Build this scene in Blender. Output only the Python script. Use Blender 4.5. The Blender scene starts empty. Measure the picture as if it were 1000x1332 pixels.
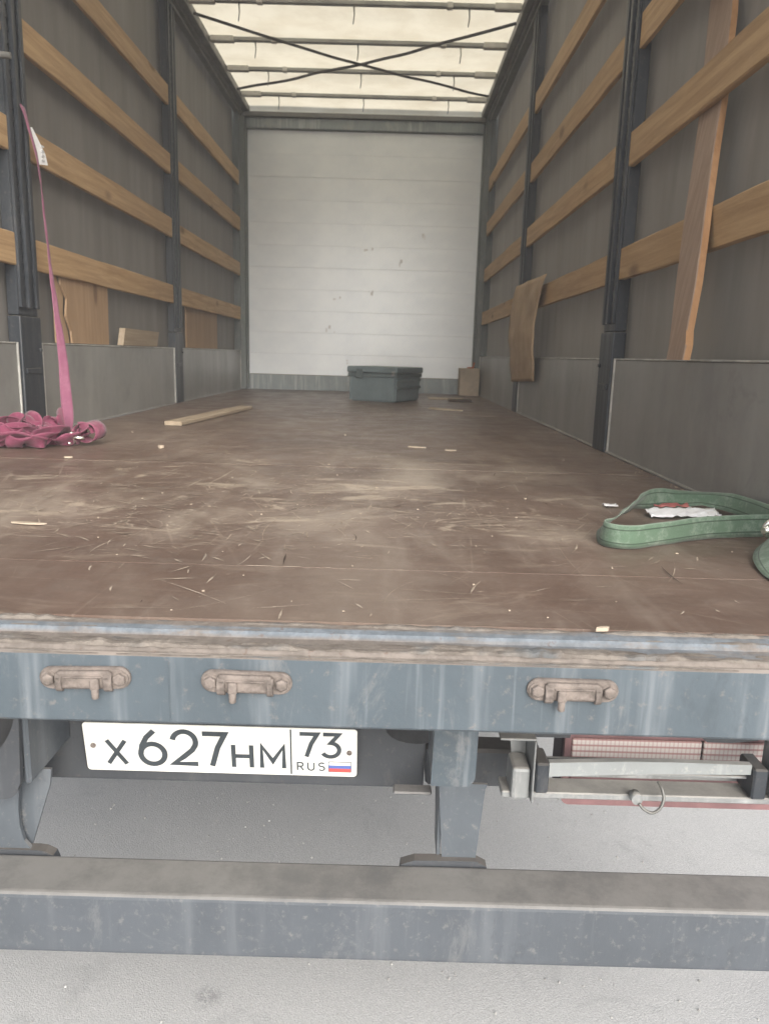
import bpy, bmesh, math, random
from mathutils import Vector, Matrix, noise, Euler
from mathutils.geometry import tessellate_polygon
R = math.radians
rnd = random.Random(7)
sc = bpy.context.scene
COL = sc.collection

# ------------------------------------------------------------------ camera
cam = bpy.data.cameras.new('camera'); cam_o = bpy.data.objects.new('camera', cam); COL.objects.link(cam_o)
CP, CY, CR = 0.2034, -0.0016, 0.0275
fwd = Vector((math.sin(CY)*math.cos(CP), math.cos(CY)*math.cos(CP), -math.sin(CP)))
rt = Vector((math.cos(CY), -math.sin(CY), 0)); up = rt.cross(fwd)
rt2 = math.cos(CR)*rt + math.sin(CR)*up; up2 = -math.sin(CR)*rt + math.cos(CR)*up
cam_o.matrix_world = Matrix(((rt2.x, up2.x, -fwd.x, .3022), (rt2.y, up2.y, -fwd.y, 0), (rt2.z, up2.z, -fwd.z, .378), (0, 0, 0, 1)))
cam.sensor_fit = 'VERTICAL'; cam.sensor_height = 24; cam.lens = 24*987.7/1332
cam.clip_start = .02; cam.clip_end = 800
cam.dof.use_dof = True; cam.dof.focus_distance = 1.5; cam.dof.aperture_fstop = 6.0
sc.camera = cam_o

# ------------------------------------------------------------------ world, sun, exposure
SUN_EL, SUN_AZ = R(30), R(163)      # the sun stands behind the camera, to its right, behind thin cloud
w = bpy.data.worlds.new('World'); sc.world = w; w.use_nodes = True
wn = w.node_tree; wn.nodes.clear()
sky = wn.nodes.new('ShaderNodeTexSky'); sky.sky_type = 'NISHITA'; sky.sun_disc = False
sky.sun_elevation = SUN_EL; sky.sun_rotation = SUN_AZ; sky.dust_density = 4; sky.air_density = 1.0; sky.ozone_density = 1
hs = wn.nodes.new('ShaderNodeHueSaturation'); hs.inputs['Saturation'].default_value = .42
bg = wn.nodes.new('ShaderNodeBackground'); bg.inputs[1].default_value = .13
wo = wn.nodes.new('ShaderNodeOutputWorld')
wn.links.new(sky.outputs[0], hs.inputs['Color']); wn.links.new(hs.outputs[0], bg.inputs[0]); wn.links.new(bg.outputs[0], wo.inputs[0])
sl = bpy.data.lights.new('sun', 'SUN'); sl.energy = 1.5; sl.angle = R(45); sl.color = (1, .97, .93)
so = bpy.data.objects.new('sun', sl); COL.objects.link(so)
sd = Vector((math.sin(SUN_AZ)*math.cos(SUN_EL), math.cos(SUN_AZ)*math.cos(SUN_EL), math.sin(SUN_EL)))
so.rotation_euler = sd.to_track_quat('Z', 'Y').to_euler(); so.location = (3, -6, 6)
sc.view_settings.view_transform = 'Standard'; sc.view_settings.look = 'None'
sc.view_settings.gamma = 1; sc.view_settings.use_curve_mapping = False
sc.view_settings.exposure = 1.14
sc.cycles.max_bounces = 10; sc.cycles.diffuse_bounces = 6; sc.cycles.transmission_bounces = 6
sc.cycles.use_denoising = True; sc.cycles.volume_bounces = 1
HAZE = .009

# ------------------------------------------------------------------ materials
class NT:
    def __init__(s, name):
        s.m = bpy.data.materials.new(name); s.m.use_nodes = True; s.t = s.m.node_tree; s.t.nodes.clear()
        s.out = s.n('OutputMaterial'); s.co = s.n('TexCoord').outputs['Object']
    def n(s, k, **kw):
        x = s.t.nodes.new('ShaderNode'+k)
        for a, b in kw.items(): setattr(x, a, b)
        return x
    def l(s, a, b): s.t.links.new(a, b)
    def mapping(s, scale=(1, 1, 1), rot=(0, 0, 0), loc=(0, 0, 0), src=None):
        x = s.n('Mapping'); x.inputs['Scale'].default_value = scale; x.inputs['Rotation'].default_value = rot
        x.inputs['Location'].default_value = loc; s.l(src or s.co, x.inputs[0]); return x.outputs[0]
    def noise(s, scale, detail=4, rough=.6, vec=None, dist=0):
        x = s.n('TexNoise'); x.inputs['Scale'].default_value = scale; x.inputs['Detail'].default_value = detail
        x.inputs['Roughness'].default_value = rough; x.inputs['Distortion'].default_value = dist
        s.l(vec or s.co, x.inputs['Vector']); return x.outputs[0]
    def ramp(s, f, a, b, va=0., vb=1.):
        x = s.n('MapRange'); x.clamp = True; x.interpolation_type = 'SMOOTHSTEP'
        for i, v in enumerate((a, b, va, vb)): x.inputs[i+1].default_value = v
        s.l(f, x.inputs[0]); return x.outputs[0]
    def math(s, op, a, b):
        x = s.n('Math', operation=op)
        for i, v in enumerate((a, b)):
            if isinstance(v, (int, float)): x.inputs[i].default_value = v
            else: s.l(v, x.inputs[i])
        return x.outputs[0]
    def mix(s, f, a, b):
        x = s.n('Mix', data_type='RGBA')
        for i, v in zip((0, 6, 7), (f, a, b)):
            if isinstance(v, (int, float)): x.inputs[i].default_value = v
            elif isinstance(v, tuple): x.inputs[i].default_value = (*v, 1)
            else: s.l(v, x.inputs[i])
        return x.outputs[2]
    def upmask(s, a=.5, b=.9):
        g = s.n('NewGeometry'); x = s.n('SeparateXYZ'); s.l(g.outputs['Normal'], x.inputs[0]); return s.ramp(x.outputs[2], a, b)
    def sep(s, i, src=None):
        x = s.n('SeparateXYZ'); s.l(src or s.co, x.inputs[0]); return x.outputs[i]
    def rand(s): return s.n('ObjectInfo').outputs['Random']
    def done(s, col, rough=.6, metal=0., bump=None, bs=.3, bd=.002, spec=.5, trans=None, sheen=0):
        p = s.n('BsdfPrincipled')
        def put(k, v):
            if isinstance(v, (int, float)): p.inputs[k].default_value = v
            elif isinstance(v, tuple): p.inputs[k].default_value = (*v, 1)
            else: s.l(v, p.inputs[k])
        put('Base Color', col); put('Roughness', rough); put('Metallic', metal); p.inputs['Specular IOR Level'].default_value = spec
        if sheen: p.inputs['Sheen Weight'].default_value = sheen
        if bump is not None:
            b = s.n('Bump'); b.inputs['Strength'].default_value = bs; b.inputs['Distance'].default_value = bd
            s.l(bump, b.inputs['Height']); s.l(b.outputs[0], p.inputs['Normal'])
        o = p.outputs[0]
        if trans:
            t = s.n('BsdfTranslucent')
            if isinstance(col, tuple): t.inputs[0].default_value = (*trans[1], 1)
            else: s.l(s.mixmul(col, trans[1]), t.inputs[0])
            m = s.n('MixShader'); m.inputs[0].default_value = trans[0]; s.l(o, m.inputs[1]); s.l(t.outputs[0], m.inputs[2]); o = m.outputs[0]
        s.l(o, s.out.inputs[0]); return s.m
    def mixmul(s, a, b):
        x = s.n('Mix', data_type='RGBA', blend_type='MULTIPLY'); x.inputs[0].default_value = 1
        s.l(a, x.inputs[6]); x.inputs[7].default_value = (*b, 1); return x.outputs[2]

M = {}
def plain(name, col, rough=.6, metal=0., var=.25, scale=12, spec=.5, bs=.2):
    s = NT(name); n = s.noise(scale, 5, .65)
    c = s.mix(s.ramp(n, .3, .7), tuple(x*(1-var) for x in col), tuple(min(1, x*(1+var)) for x in col))
    M[name] = s.done(c, rough, metal, s.noise(scale*8, 3), bs, .001, spec)

def wood(name, dark, light, axis='Y', rough=.65):
    s = NT(name)
    add = s.n('VectorMath', operation='ADD'); sc_ = s.n('VectorMath', operation='SCALE'); sc_.inputs[0].default_value = (3.1, 7.7, 5.3)
    s.l(s.math('MULTIPLY', s.rand(), 9.), sc_.inputs['Scale']); s.l(s.co, add.inputs[0]); s.l(sc_.outputs[0], add.inputs[1])
    v = add.outputs[0]
    k = {'Y': (22, 1.1, 22), 'Z': (22, 22, 1.1), 'X': (1.1, 22, 22)}[axis]
    k2 = {'Y': (6, 1.6, 6), 'Z': (6, 6, 1.6), 'X': (1.6, 6, 6)}[axis]
    g = s.noise(1.6, 6, .7, s.mapping(k, src=v), .6)
    big = s.noise(1.3, 3, .6, s.mapping(k2, src=v), .4)
    c = s.mix(s.ramp(g, .3, .72), dark, light)
    c = s.mix(s.ramp(big, .35, .75, 0, .5), c, tuple(x*.7 for x in light))
    vo = s.n('TexVoronoi'); vo.inputs['Scale'].default_value = 1.6; vo.inputs['Randomness'].default_value = 1
    k3 = {'Y': (2.2, 1, 2.2), 'Z': (2.2, 2.2, 1), 'X': (1, 2.2, 2.2)}[axis]
    s.l(s.mapping(k3, src=v), vo.inputs['Vector'])
    kn = s.ramp(vo.outputs['Distance'], .07, .15, .8, 0)
    c = s.mix(kn, c, (dark[0]*.3, dark[1]*.25, dark[2]*.25))
    fine = s.noise(40, 3, .6, s.mapping(k, src=v))
    c = s.mix(s.ramp(fine, .45, .8, 0, .25), c, tuple(min(1, x*1.3) for x in light))
    c2 = s.mix(s.ramp(s.rand(), 0, 1, 0, .3), c, tuple(x*.75 for x in dark))
    M[name] = s.done(c2, rough, 0, g, .35, .002, .3)

wood('board_wood', (.34, .215, .11), (.58, .40, .22))
wood('plank_wood', (.27, .19, .14), (.45, .33, .25), 'Z')
wood('plank_edge_wood', (.42, .22, .10), (.62, .36, .18), 'Z')
wood('pale_wood', (.30, .235, .165), (.44, .36, .265), 'Y')
wood('plywood', (.33, .215, .125), (.46, .32, .20), 'Z')

def steel(name, col, streak, dust, rough=.5, sx=16, amount=.6, metal=0, vert=.8, patch=.5):
    """painted steel: vertical run marks, patches of grime, dust lying on faces that look up"""
    s = NT(name)
    st = s.noise(sx, 4, .62, s.mapping((1, 1, .07)))
    st2 = s.noise(sx*3.3, 3, .6, s.mapping((1, 1, .05), loc=(3, 1, 2)))
    pa = s.noise(3.2, 6, .7, s.mapping((1, 1, .8), loc=(5, 2, 1)))
    c = s.mix(s.ramp(pa, .35, .7, 0, patch), col, tuple(x*.62 for x in col))
    c = s.mix(s.ramp(st, .5, .74, 0, amount), c, streak)
    c = s.mix(s.ramp(st2, .58, .74, 0, amount*.55), c, streak)
    bl = s.noise(5, 7, .8, s.mapping((1.3, 1, .8), loc=(9, 9, 4)), .6); c = s.mix(s.ramp(bl, .54, .66, 0, .4), c, tuple((a_+b_)/2 for a_, b_ in zip(streak, dust)))
    c = s.mix(s.ramp(bl, .44, .34, 0, .5), c, tuple(x*.7 for x in col))
    rs = s.noise(26, 6, .8, s.mapping((1, 1, .5), loc=(2, 7, 7))); c = s.mix(s.ramp(rs, .68, .73, 0, .6), c, (.12, .075, .05))
    sp = s.noise(60, 4, .7); c = s.mix(s.ramp(sp, .56, .72, 0, .4), c, dust)
    dn = s.noise(7, 6, .75)
    um = s.math('MULTIPLY', s.upmask(.35, .85), s.ramp(dn, .2, .55, .65, 1))
    c = s.mix(um, c, s.mix(s.ramp(dn, .35, .65), tuple(x*.75 for x in dust), dust))
    rr = s.ramp(st, .3, .7, rough-.08, rough+.12)
    M[name] = s.done(c, rr, metal, s.math('ADD', s.noise(90, 4, .7), pa), .25, .0015, .45)

steel('sill_paint', (.074, .094, .110), (.185, .205, .222), (.22, .19, .165), .48, 17, .85)
steel('bumper_paint', (.076, .086, .099), (.135, .146, .158), (.205, .198, .186), .55, 20, .45)
steel('beam_paint', (.055, .06, .068), (.10, .105, .11), (.12, .11, .10), .6, 10, .4)
steel('bracket_paint', (.085, .098, .112), (.20, .215, .23), (.24, .23, .22), .5, 12, .5)
steel('post_paint', (.032, .038, .046), (.07, .077, .085), (.12, .11, .10), .42, 22, .35)
steel('galvanised', (.24, .25, .25), (.40, .41, .41), (.36, .345, .32), .55, 14, .7, .2)
steel('rail_steel', (.16, .16, .15), (.24, .235, .22), (.2, .19, .17), .5, 10, .4, .3)
steel('grey_frame', (.17, .19, .19), (.28, .30, .30), (.28, .27, .24), .5, 12, .5, .2)
steel('alu_panel', (.33, .33, .315), (.42, .42, .40), (.30, .285, .26), .40, 4, .4, .3)
steel('kick_plate', (.27, .31, .32), (.50, .53, .53), (.3, .26, .2), .45, 20, .8, .2)

plain('rusty_fitting', (.165, .140, .124), .75, .1, .4, 45, .25, .7)
plain('pale_edge', (.55, .55, .52), .4, .4)
plain('rubber', (.035, .036, .038), .85)
plain('silver', (.75, .74, .68), .22, .9, .1)
plain('crate_plastic', (.16, .205, .22), .5, 0, .12, 6)
plain('crate_dark', (.10, .13, .138), .5, 0, .12, 6)
plain('ink', (.045, .055, .062), .55, 0, .2, 40)
plain('white_print', (.80, .80, .76), .5, 0, .05)
plain('flag_blue', (.10, .16, .45), .5, 0, .05)
plain('flag_red', (.62, .10, .09), .5, 0, .05)
plain('lamp_red', (.20, .11, .112), .5, 0, .2, 10)
plain('lamp_dark', (.06, .04, .045), .5)
plain('bright_paper', (.85, .85, .86), .6, 0, .04)
plain('red_print', (.36, .12, .11), .6, 0, .2)
plain('bow_metal', (.30, .30, .28), .45, .3, .15, 5)
plain('bow_sleeve', (.52, .51, .47), .5, 0, .1)
plain('brace_strap', (.11, .107, .098), .8)
plain('debris_pale', (.42, .35, .27), .8, 0, .2, 6)
plain('debris_dark', (.08, .06, .045), .9, 0, .3, 30)
plain('stick_orange', (.45, .13, .06), .6)

def m_floor():
    s = NT('phenolic_floor')
    big = s.noise(1.7, 6, .65, dist=.3); mid = s.noise(7, 6, .7); fine = s.noise(70, 4, .7)
    c = s.mix(s.ramp(big, .3, .7), (.100, .065, .050), (.150, .104, .082))
    c = s.mix(s.ramp(mid, .45, .75, 0, .45), c, (.18, .145, .12))
    lx, ly = s.sep(0), s.sep(1)
    # worn area in the first three metres, where loads are dragged
    wear = s.math('MULTIPLY', s.ramp(ly, 1.35, 1.7), s.ramp(ly, 2.3, 3.3, 1, .12))
    wear = s.math('MAXIMUM', wear, .22)
    side = s.math('MULTIPLY', s.ramp(lx, -1.1, -.5, .5, 1), s.ramp(lx, .55, 1.0, 1, .45))
    wear = s.math('MULTIPLY', wear, side)
    dust = s.noise(2.6, 5, .62, s.mapping((1, .55, 1), loc=(4.2, 1.1, 0)), .8)
    c = s.mix(s.math('MULTIPLY', s.ramp(dust, .44, .72, 0, .7), s.math('ADD', wear, .15)), c, (.36, .305, .25))
    tr = s.noise(3.0, 4, .6, s.mapping((3.0, .5, 1), loc=(1.2, 8, 0)), .3)
    c = s.mix(s.ramp(tr, .52, .74, 0, .5), c, (.25, .205, .17))
    # hairline scratches in several directions, broken up by a mask
    for k, (rot, off, th, am) in enumerate(((8, 0, .70, .75), (94, 3, .705, .8), (35, 7, .715, .65), (-28, 11, .715, .6), (70, 15, .71, .7), (-62, 21, .715, .65))):
        v = s.mapping((1, 1, 1), (0, 0, R(rot)), (off, off*.7, 0))
        v = s.mapping((1.5, 46, 1), src=v)
        ln = s.noise(1.5, 3, .55, v, .45)
        mk = s.ramp(s.noise(2.3, 3, .6, s.mapping(loc=(off*2+1, off, 3))), .46, .66)
        a = s.math('MULTIPLY', s.math('MULTIPLY', s.ramp(ln, th-.065, th-.01, 0, am*.6), mk), s.math('ADD', wear, .12))
        c = s.mix(a, c, (.50, .43, .34))
    # chipped flecks
    vv = s.n('TexVoronoi'); vv.inputs['Scale'].default_value = 26; s.l(s.mapping((1, .8, 1)), vv.inputs['Vector'])
    fl = s.math('MULTIPLY', s.ramp(vv.outputs['Distance'], .06, .13, .7, 0), s.ramp(s.noise(3.1, 3), .53, .62))
    c = s.mix(s.math('MULTIPLY', fl, s.math('ADD', wear, .1)), c, (.5, .44, .36))
    bl = s.noise(5.5, 5, .75, s.mapping((.6, 1.3, 1), loc=(9, 2, 0)), 1.2)
    c = s.mix(s.math('MULTIPLY', s.ramp(bl, .54, .66, 0, .75), wear), c, (.44, .37, .29))
    gr = s.noise(2.4, 7, .78, s.mapping((.55, 2.2, 1), loc=(7, 3, 0)), .5)
    c = s.mix(s.ramp(gr, .50, .72, 0, .38), c, (.22, .178, .148)); c = s.mix(s.ramp(gr, .48, .30, 0, .35), c, (.066, .045, .036))
    ck = s.math('MULTIPLY', s.ramp(s.noise(34, 5, .8, s.mapping((.6, 1.2, 1))), .56, .63, 0, .75), s.ramp(s.noise(3.3, 4, .7, s.mapping(loc=(5, 5, 5))), .5, .62))
    c = s.mix(s.math('MULTIPLY', ck, wear), c, (.40, .34, .27))
    c = s.mix(s.ramp(fine, .5, .8, 0, .25), c, (.24, .2, .17))
    rg = s.ramp(mid, .3, .7, .33, .52)
    M['phenolic_floor'] = s.done(c, rg, 0, s.math('ADD', fine, mid), .22, .0015, .5)
m_floor()

def m_crust():
    s = NT('dried_dirt'); a = s.noise(22, 6, .75); b = s.noise(5, 4, .6, s.mapping((1, 1, 1), loc=(2, 3, 1)))
    c = s.mix(s.ramp(a, .35, .65), (.125, .108, .094), (.20, .178, .155))
    c = s.mix(s.ramp(b, .50, .62, 0, .75), c, (.105, .12, .13)); c = s.mix(s.ramp(s.noise(60, 5, .8), .55, .7, 0, .6), c, (.07, .055, .045))
    M['dried_dirt'] = s.done(c, .9, 0, s.noise(150, 5, .75), .6, .003, .2)
    s = NT('ledge_paint'); a = s.noise(4.5, 7, .8, s.mapping((1, 6, 1))); b = s.noise(38, 5, .7); d = s.noise(17, 6, .8, s.mapping((.6, 3, 1), loc=(3, 0, 0)))
    ly, lx = s.sep(1), s.sep(0)
    dirt = s.mix(s.ramp(b, .35, .65), (.135, .118, .104), (.195, .170, .150))
    paint = s.mix(s.ramp(b, .35, .7), (.115, .135, .155), (.18, .205, .23))
    band = s.math('MULTIPLY', s.ramp(ly, 1.003, 1.007), s.ramp(ly, 1.017, 1.023, 1, 0))
    band2 = s.math('MULTIPLY', s.ramp(lx, .25, .6, 0, .8), s.ramp(ly, .975, .985))
    f = s.math('MULTIPLY', s.math('MAXIMUM', band, band2), s.ramp(a, .36, .50, .1, 1))
    c = s.mix(f, dirt, paint)
    c = s.mix(s.ramp(d, .63, .70, 0, .6), c, (.24, .215, .19)); c = s.mix(s.ramp(d, .36, .28, 0, .8), c, (.09, .075, .065))
    c = s.mix(s.ramp(s.noise(60, 4), .62, .7, 0, .6), c, (.12, .085, .068))
    M['ledge_paint'] = s.done(c, .75, 0, s.math('ADD', b, d), .6, .002, .3)
m_crust()

def m_asphalt():
    s = NT('asphalt'); vo = s.n('TexVoronoi'); vo.inputs['Scale'].default_value = 240; s.l(s.co, vo.inputs['Vector'])
    a = s.noise(260, 4, .7); b = s.noise(1.3, 5, .6); d = s.noise(28, 4, .7)
    c = s.mix(s.ramp(a, .35, .7), (.38, .38, .375), (.49, .487, .48))
    c = s.mix(s.ramp(vo.outputs['Distance'], .1, .45, .3, 0), c, (.58, .57, .56))
    c = s.mix(s.ramp(b, .4, .7, 0, .35), c, (.33, .33, .33))
    c = s.mix(s.ramp(d, .66, .78, 0, .5), c, (.24, .24, .24))
    e = s.noise(4.5, 7, .75, s.mapping(loc=(3, 1, 0)), .8); c = s.mix(s.ramp(e, .46, .30, 0, .35), c, (.27, .27, .27)); c = s.mix(s.ramp(e, .62, .8, 0, .3), c, (.58, .57, .55))
    ps = s.n('VectorMath', operation='DISTANCE'); s.l(s.co, ps.inputs[0]); ps.inputs[1].default_value = (-.083, 1.515, -1.11)
    c = s.mix(s.math('MULTIPLY', s.ramp(ps.outputs['Value'], .012, .045, 1, 0), s.ramp(s.noise(45, 5, .8), .42, .55, 0, .45)), c, (.12, .12, .12))
    h = s.math('ADD', s.math('MULTIPLY', vo.outputs['Distance'], .7), a)
    M['asphalt'] = s.done(c, .85, 0, h, .6, .002, .3)
m_asphalt()

def m_curtain():
    s = NT('curtain_tarp'); a = s.noise(5, 5, .65, s.mapping((1, 1, .14))); b = s.noise(26, 4, .6, s.mapping((1, 1, .08)))
    c = s.mix(s.ramp(a, .3, .7), (.170, .160, .148), (.215, .204, .190))
    c = s.mix(s.ramp(b, .56, .75, 0, .25), c, (.26, .25, .24))
    c = s.mix(s.ramp(s.noise(9, 4, .7, s.mapping((1, 1, .1), loc=(4, 4, 4))), .58, .75, 0, .5), c, (.125, .117, .108))
    M['curtain_tarp'] = s.done(c, .62, 0, s.noise(60, 3), .2, .001, .4, trans=(.14, (.9, .85, .75)))
    s = NT('roof_tarp'); a = s.noise(2.6, 5, .65); b = s.noise(14, 5, .7)
    c = s.mix(s.ramp(a, .35, .7), (.79, .74, .61), (.68, .62, .49))
    c = s.mix(s.ramp(b, .62, .8, 0, .4), c, (.5, .45, .36))
    M['roof_tarp'] = s.done(c, .6, 0, a, .3, .01, .3, trans=(.6, (1, .98, .93)))
    s = NT('white_planks'); a = s.noise(3, 5, .65); b = s.noise(9, 6, .75, s.mapping((.5, 1, 2.2)))
    c = s.mix(s.ramp(a, .3, .7), (.72, .765, .81), (.79, .83, .86))
    c = s.mix(s.ramp(b, .60, .80, 0, .22), c, (.5, .5, .5))
    c = s.mix(s.ramp(s.noise(5.5, 6, .8, s.mapping(loc=(3, 3, 8))), .70, .76, 0, .18), c, (.45, .46, .48))
    M['white_planks'] = s.done(c, .33, .25, s.noise(4, 3), .12, .004, .5)
    s = NT('plate_white'); a = s.noise(14, 5, .7); c = s.mix(s.ramp(a, .4, .75), (.78, .78, .74), (.62, .61, .57))
    c = s.mix(s.ramp(s.noise(70, 4, .7), .66, .74, 0, .5), c, (.35, .33, .30))
    M['plate_white'] = s.done(c, .4, 0, None, spec=.5)
m_curtain()

def m_strap(name, col, edge, stripe=True):
    s = NT(name); uv = s.n('TexCoord').outputs['UV']; v = s.sep(1, uv); u = s.sep(0, uv)
    wv = s.noise(1, 2, .5, s.mapping((500, 30, 1), src=uv))
    c = s.mix(s.ramp(wv, .35, .65, .0, .3), col, tuple(x*.6 for x in col))
    c = s.mix(s.ramp(s.noise(14, 6, .78), .46, .72, 0, .8), c, edge)
    c = s.mix(s.ramp(s.noise(30, 5, .8), .58, .7, 0, .5), c, tuple(x*.5 for x in col))
    eg = s.math('ABSOLUTE', s.math('SUBTRACT', v, .5), 0); c = s.mix(s.ramp(eg, .42, .5, 0, .5), c, edge)
    if stripe:
        for p in (.22, .78):
            d = s.math('ABSOLUTE', s.math('SUBTRACT', v, p), 0)
            c = s.mix(s.ramp(d, .02, .035, .8, 0), c, tuple(x*.3 for x in col))
    M[name] = s.done(c, .85, 0, wv, .3, .0008, .2, sheen=.15)
m_strap('pink_webbing', (.19, .045, .085), (.26, .10, .145), False)
m_strap('pink_strap', (.24, .085, .14), (.29, .13, .185), False)
m_strap('green_webbing', (.105, .165, .112), (.25, .31, .25))

def m_card():
    s = NT('cardboard'); a = s.noise(6, 5, .7); b = s.noise(30, 4, .6, s.mapping((1, 1, .2)))
    c = s.mix(s.ramp(a, .3, .7), (.36, .26, .165), (.47, .35, .235)); c = s.mix(s.ramp(b, .5, .8, 0, .15), c, (.25, .17, .11))
    M['cardboard'] = s.done(c, .75, 0, a, .4, .004, .3)
    s = NT('lens_ribbed'); v = s.sep(2); wv = s.n('TexWave', bands_direction='Z'); wv.inputs['Scale'].default_value = 26; s.l(s.co, wv.inputs[0])
    wx = s.n('TexWave', bands_direction='X'); wx.inputs['Scale'].default_value = 40; s.l(s.co, wx.inputs[0])
    c = s.mix(s.ramp(wv.outputs[0], .1, .35, .8, 0), (.70, .64, .60), (.44, .24, .23)); c = s.mix(s.ramp(wx.outputs[0], .6, .95, 0, .35), c, (.45, .2, .2))
    M['lens_ribbed'] = s.done(c, .2, 0, wv.outputs[0], .4, .002, .6)
m_card()

# ------------------------------------------------------------------ mesh helpers
def link(name, bm, mat, parent=None, smooth=False, wn_=False):
    me = bpy.data.meshes.new(name); bmesh.ops.recalc_face_normals(bm, faces=bm.faces[:]); bm.to_mesh(me); bm.free()
    mats = mat if isinstance(mat, (list, tuple)) else [mat]
    for k in mats: me.materials.append(M[k])
    if smooth:
        for p in me.polygons: p.use_smooth = True
    o = bpy.data.objects.new(name, me); COL.objects.link(o)
    if parent: o.parent = parent
    return o
def tag(o, label=None, cat=None, group=None, kind=None):
    for k, v in (('label', label), ('category', cat), ('group', group), ('kind', kind)):
        if v: o[k] = v
    return o
def thing(name, label, cat, group=None):
    o = bpy.data.objects.new(name, None); COL.objects.link(o); o.empty_display_size = .1
    return tag(o, label, cat, group)
def add_box(bm, lo, hi, bev=0, seg=1, mat=0):
    r = bmesh.ops.create_cube(bm, size=1)
    vs = r['verts']
    for v in vs:
        for i in range(3): v.co[i] = lo[i] + (v.co[i]+.5)*(hi[i]-lo[i])
    fs = set(f for v in vs for f in v.link_faces)
    for f in fs: f.material_index = mat
    if bev:
        es = list(set(e for v in vs for e in v.link_edges))
        bmesh.ops.bevel(bm, geom=es, offset=bev, segments=seg, affect='EDGES', profile=.5)
def box(name, lo, hi, mat, parent=None, bev=.002, seg=1):
    bm = bmesh.new(); add_box(bm, lo, hi, bev, seg); return link(name, bm, mat, parent)
def add_tube(bm, pts, r, n=8, caps=True, mat=0):
    pts = [Vector(p) for p in pts]; rings = []
    prev = None
    for i, p in enumerate(pts):
        t = (pts[min(i+1, len(pts)-1)]-pts[max(i-1, 0)]).normalized()
        a = prev if prev is not None else (Vector((0, 0, 1)) if abs(t.z) < .9 else Vector((1, 0, 0)))
        a = (a - t*a.dot(t)).normalized(); b = t.cross(a); prev = a
        rr = r[i] if isinstance(r, (list, tuple)) else r
        rings.append([bm.verts.new(p + rr*(math.cos(q)*a + math.sin(q)*b)) for q in [2*math.pi*k/n for k in range(n)]])
    for i in range(len(rings)-1):
        for k in range(n):
            f = bm.faces.new((rings[i][k], rings[i][(k+1) % n], rings[i+1][(k+1) % n], rings[i+1][k])); f.smooth = True; f.material_index = mat
    if caps: bm.faces.new(rings[0][::-1]).material_index = mat; bm.faces.new(rings[-1]).material_index = mat
def tube(name, pts, r, mat, parent=None, n=8):
    bm = bmesh.new(); add_tube(bm, pts, r, n); return link(name, bm, mat, parent)
def add_prism(bm, pts, fn, d, mat=0):
    """closed outline (2D) extruded: fn(a, b, depth) gives a 3D point"""
    n = len(pts); A = [bm.verts.new(fn(a, b, 0)) for a, b in pts]; B = [bm.verts.new(fn(a, b, d)) for a, b in pts]
    tri = tessellate_polygon([[Vector((a, b, 0)) for a, b in pts]])
    for t in tri:
        for vs in ([A[i] for i in t], [B[i] for i in reversed(t)]):
            try: bm.faces.new(vs).material_index = mat
            except ValueError: pass
    for i in range(n): bm.faces.new((A[i], A[(i+1) % n], B[(i+1) % n], B[i])).material_index = mat
def prism_xz(name, pts, y, d, mat, parent=None):      # outline in x-z, thickness along y
    bm = bmesh.new(); add_prism(bm, pts, lambda a, b, t: (a, y+t, b), d); return link(name, bm, mat, parent)
def prism_yz(name, pts, x, d, mat, parent=None):
    bm = bmesh.new(); add_prism(bm, pts, lambda a, b, t: (x+t, a, b), d); return link(name, bm, mat, parent)
def rough_box(name, lo, hi, axis, step, amp, mat, parent=None, seed=0, bev=.003, mats=None):
    """sawn timber: cross-section with eased edges swept along the axis with small unevenness"""
    bm = bmesh.new(); o = [i for i in range(3) if i != axis]; L = hi[axis]-lo[axis]; n = max(2, int(L/step))
    u0, u1, v0, v1 = lo[o[0]], hi[o[0]], lo[o[1]], hi[o[1]]
    prof = [(u0+bev, v0), (u1-bev, v0), (u1, v0+bev), (u1, v1-bev), (u1-bev, v1), (u0+bev, v1), (u0, v1-bev), (u0, v0+bev)]
    rings = []
    for i in range(n+1):
        t = lo[axis]+L*i/n; r = []
        for j, (a, b) in enumerate(prof):
            q = Vector((t*2.3+seed*3.7, (j//2)*1.9, seed)); da = noise.noise(q)*amp; db = noise.noise(q+Vector((9, 4, 2)))*amp
            db += noise.noise(Vector((t*14, j//4*3+seed, 3)))*amp*.35
            p = [0, 0, 0]; p[axis] = t; p[o[0]] = a+da; p[o[1]] = b+db; r.append(bm.verts.new(p))
        rings.append(r)
    for i in range(n):
        for k in range(8):
            bm.faces.new((rings[i][k], rings[i][(k+1) % 8], rings[i+1][(k+1) % 8], rings[i+1][k]))
    bm.faces.new(rings[0][::-1]); bm.faces.new(rings[-1])
    return link(name, bm, mat, parent)
def crom(P, n):
    P = [Vector(p) for p in P]; out = []
    for i in range(len(P)-1):
        a, b, c, d = P[max(i-1, 0)], P[i], P[i+1], P[min(i+2, len(P)-1)]
        for k in range(n):
            t = k/n; out.append(.5*((2*b)+(c-a)*t+(2*a-5*b+4*c-d)*t*t+(3*b-a-3*c+d)*t**3))
    out.append(P[-1]); return out
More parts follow.
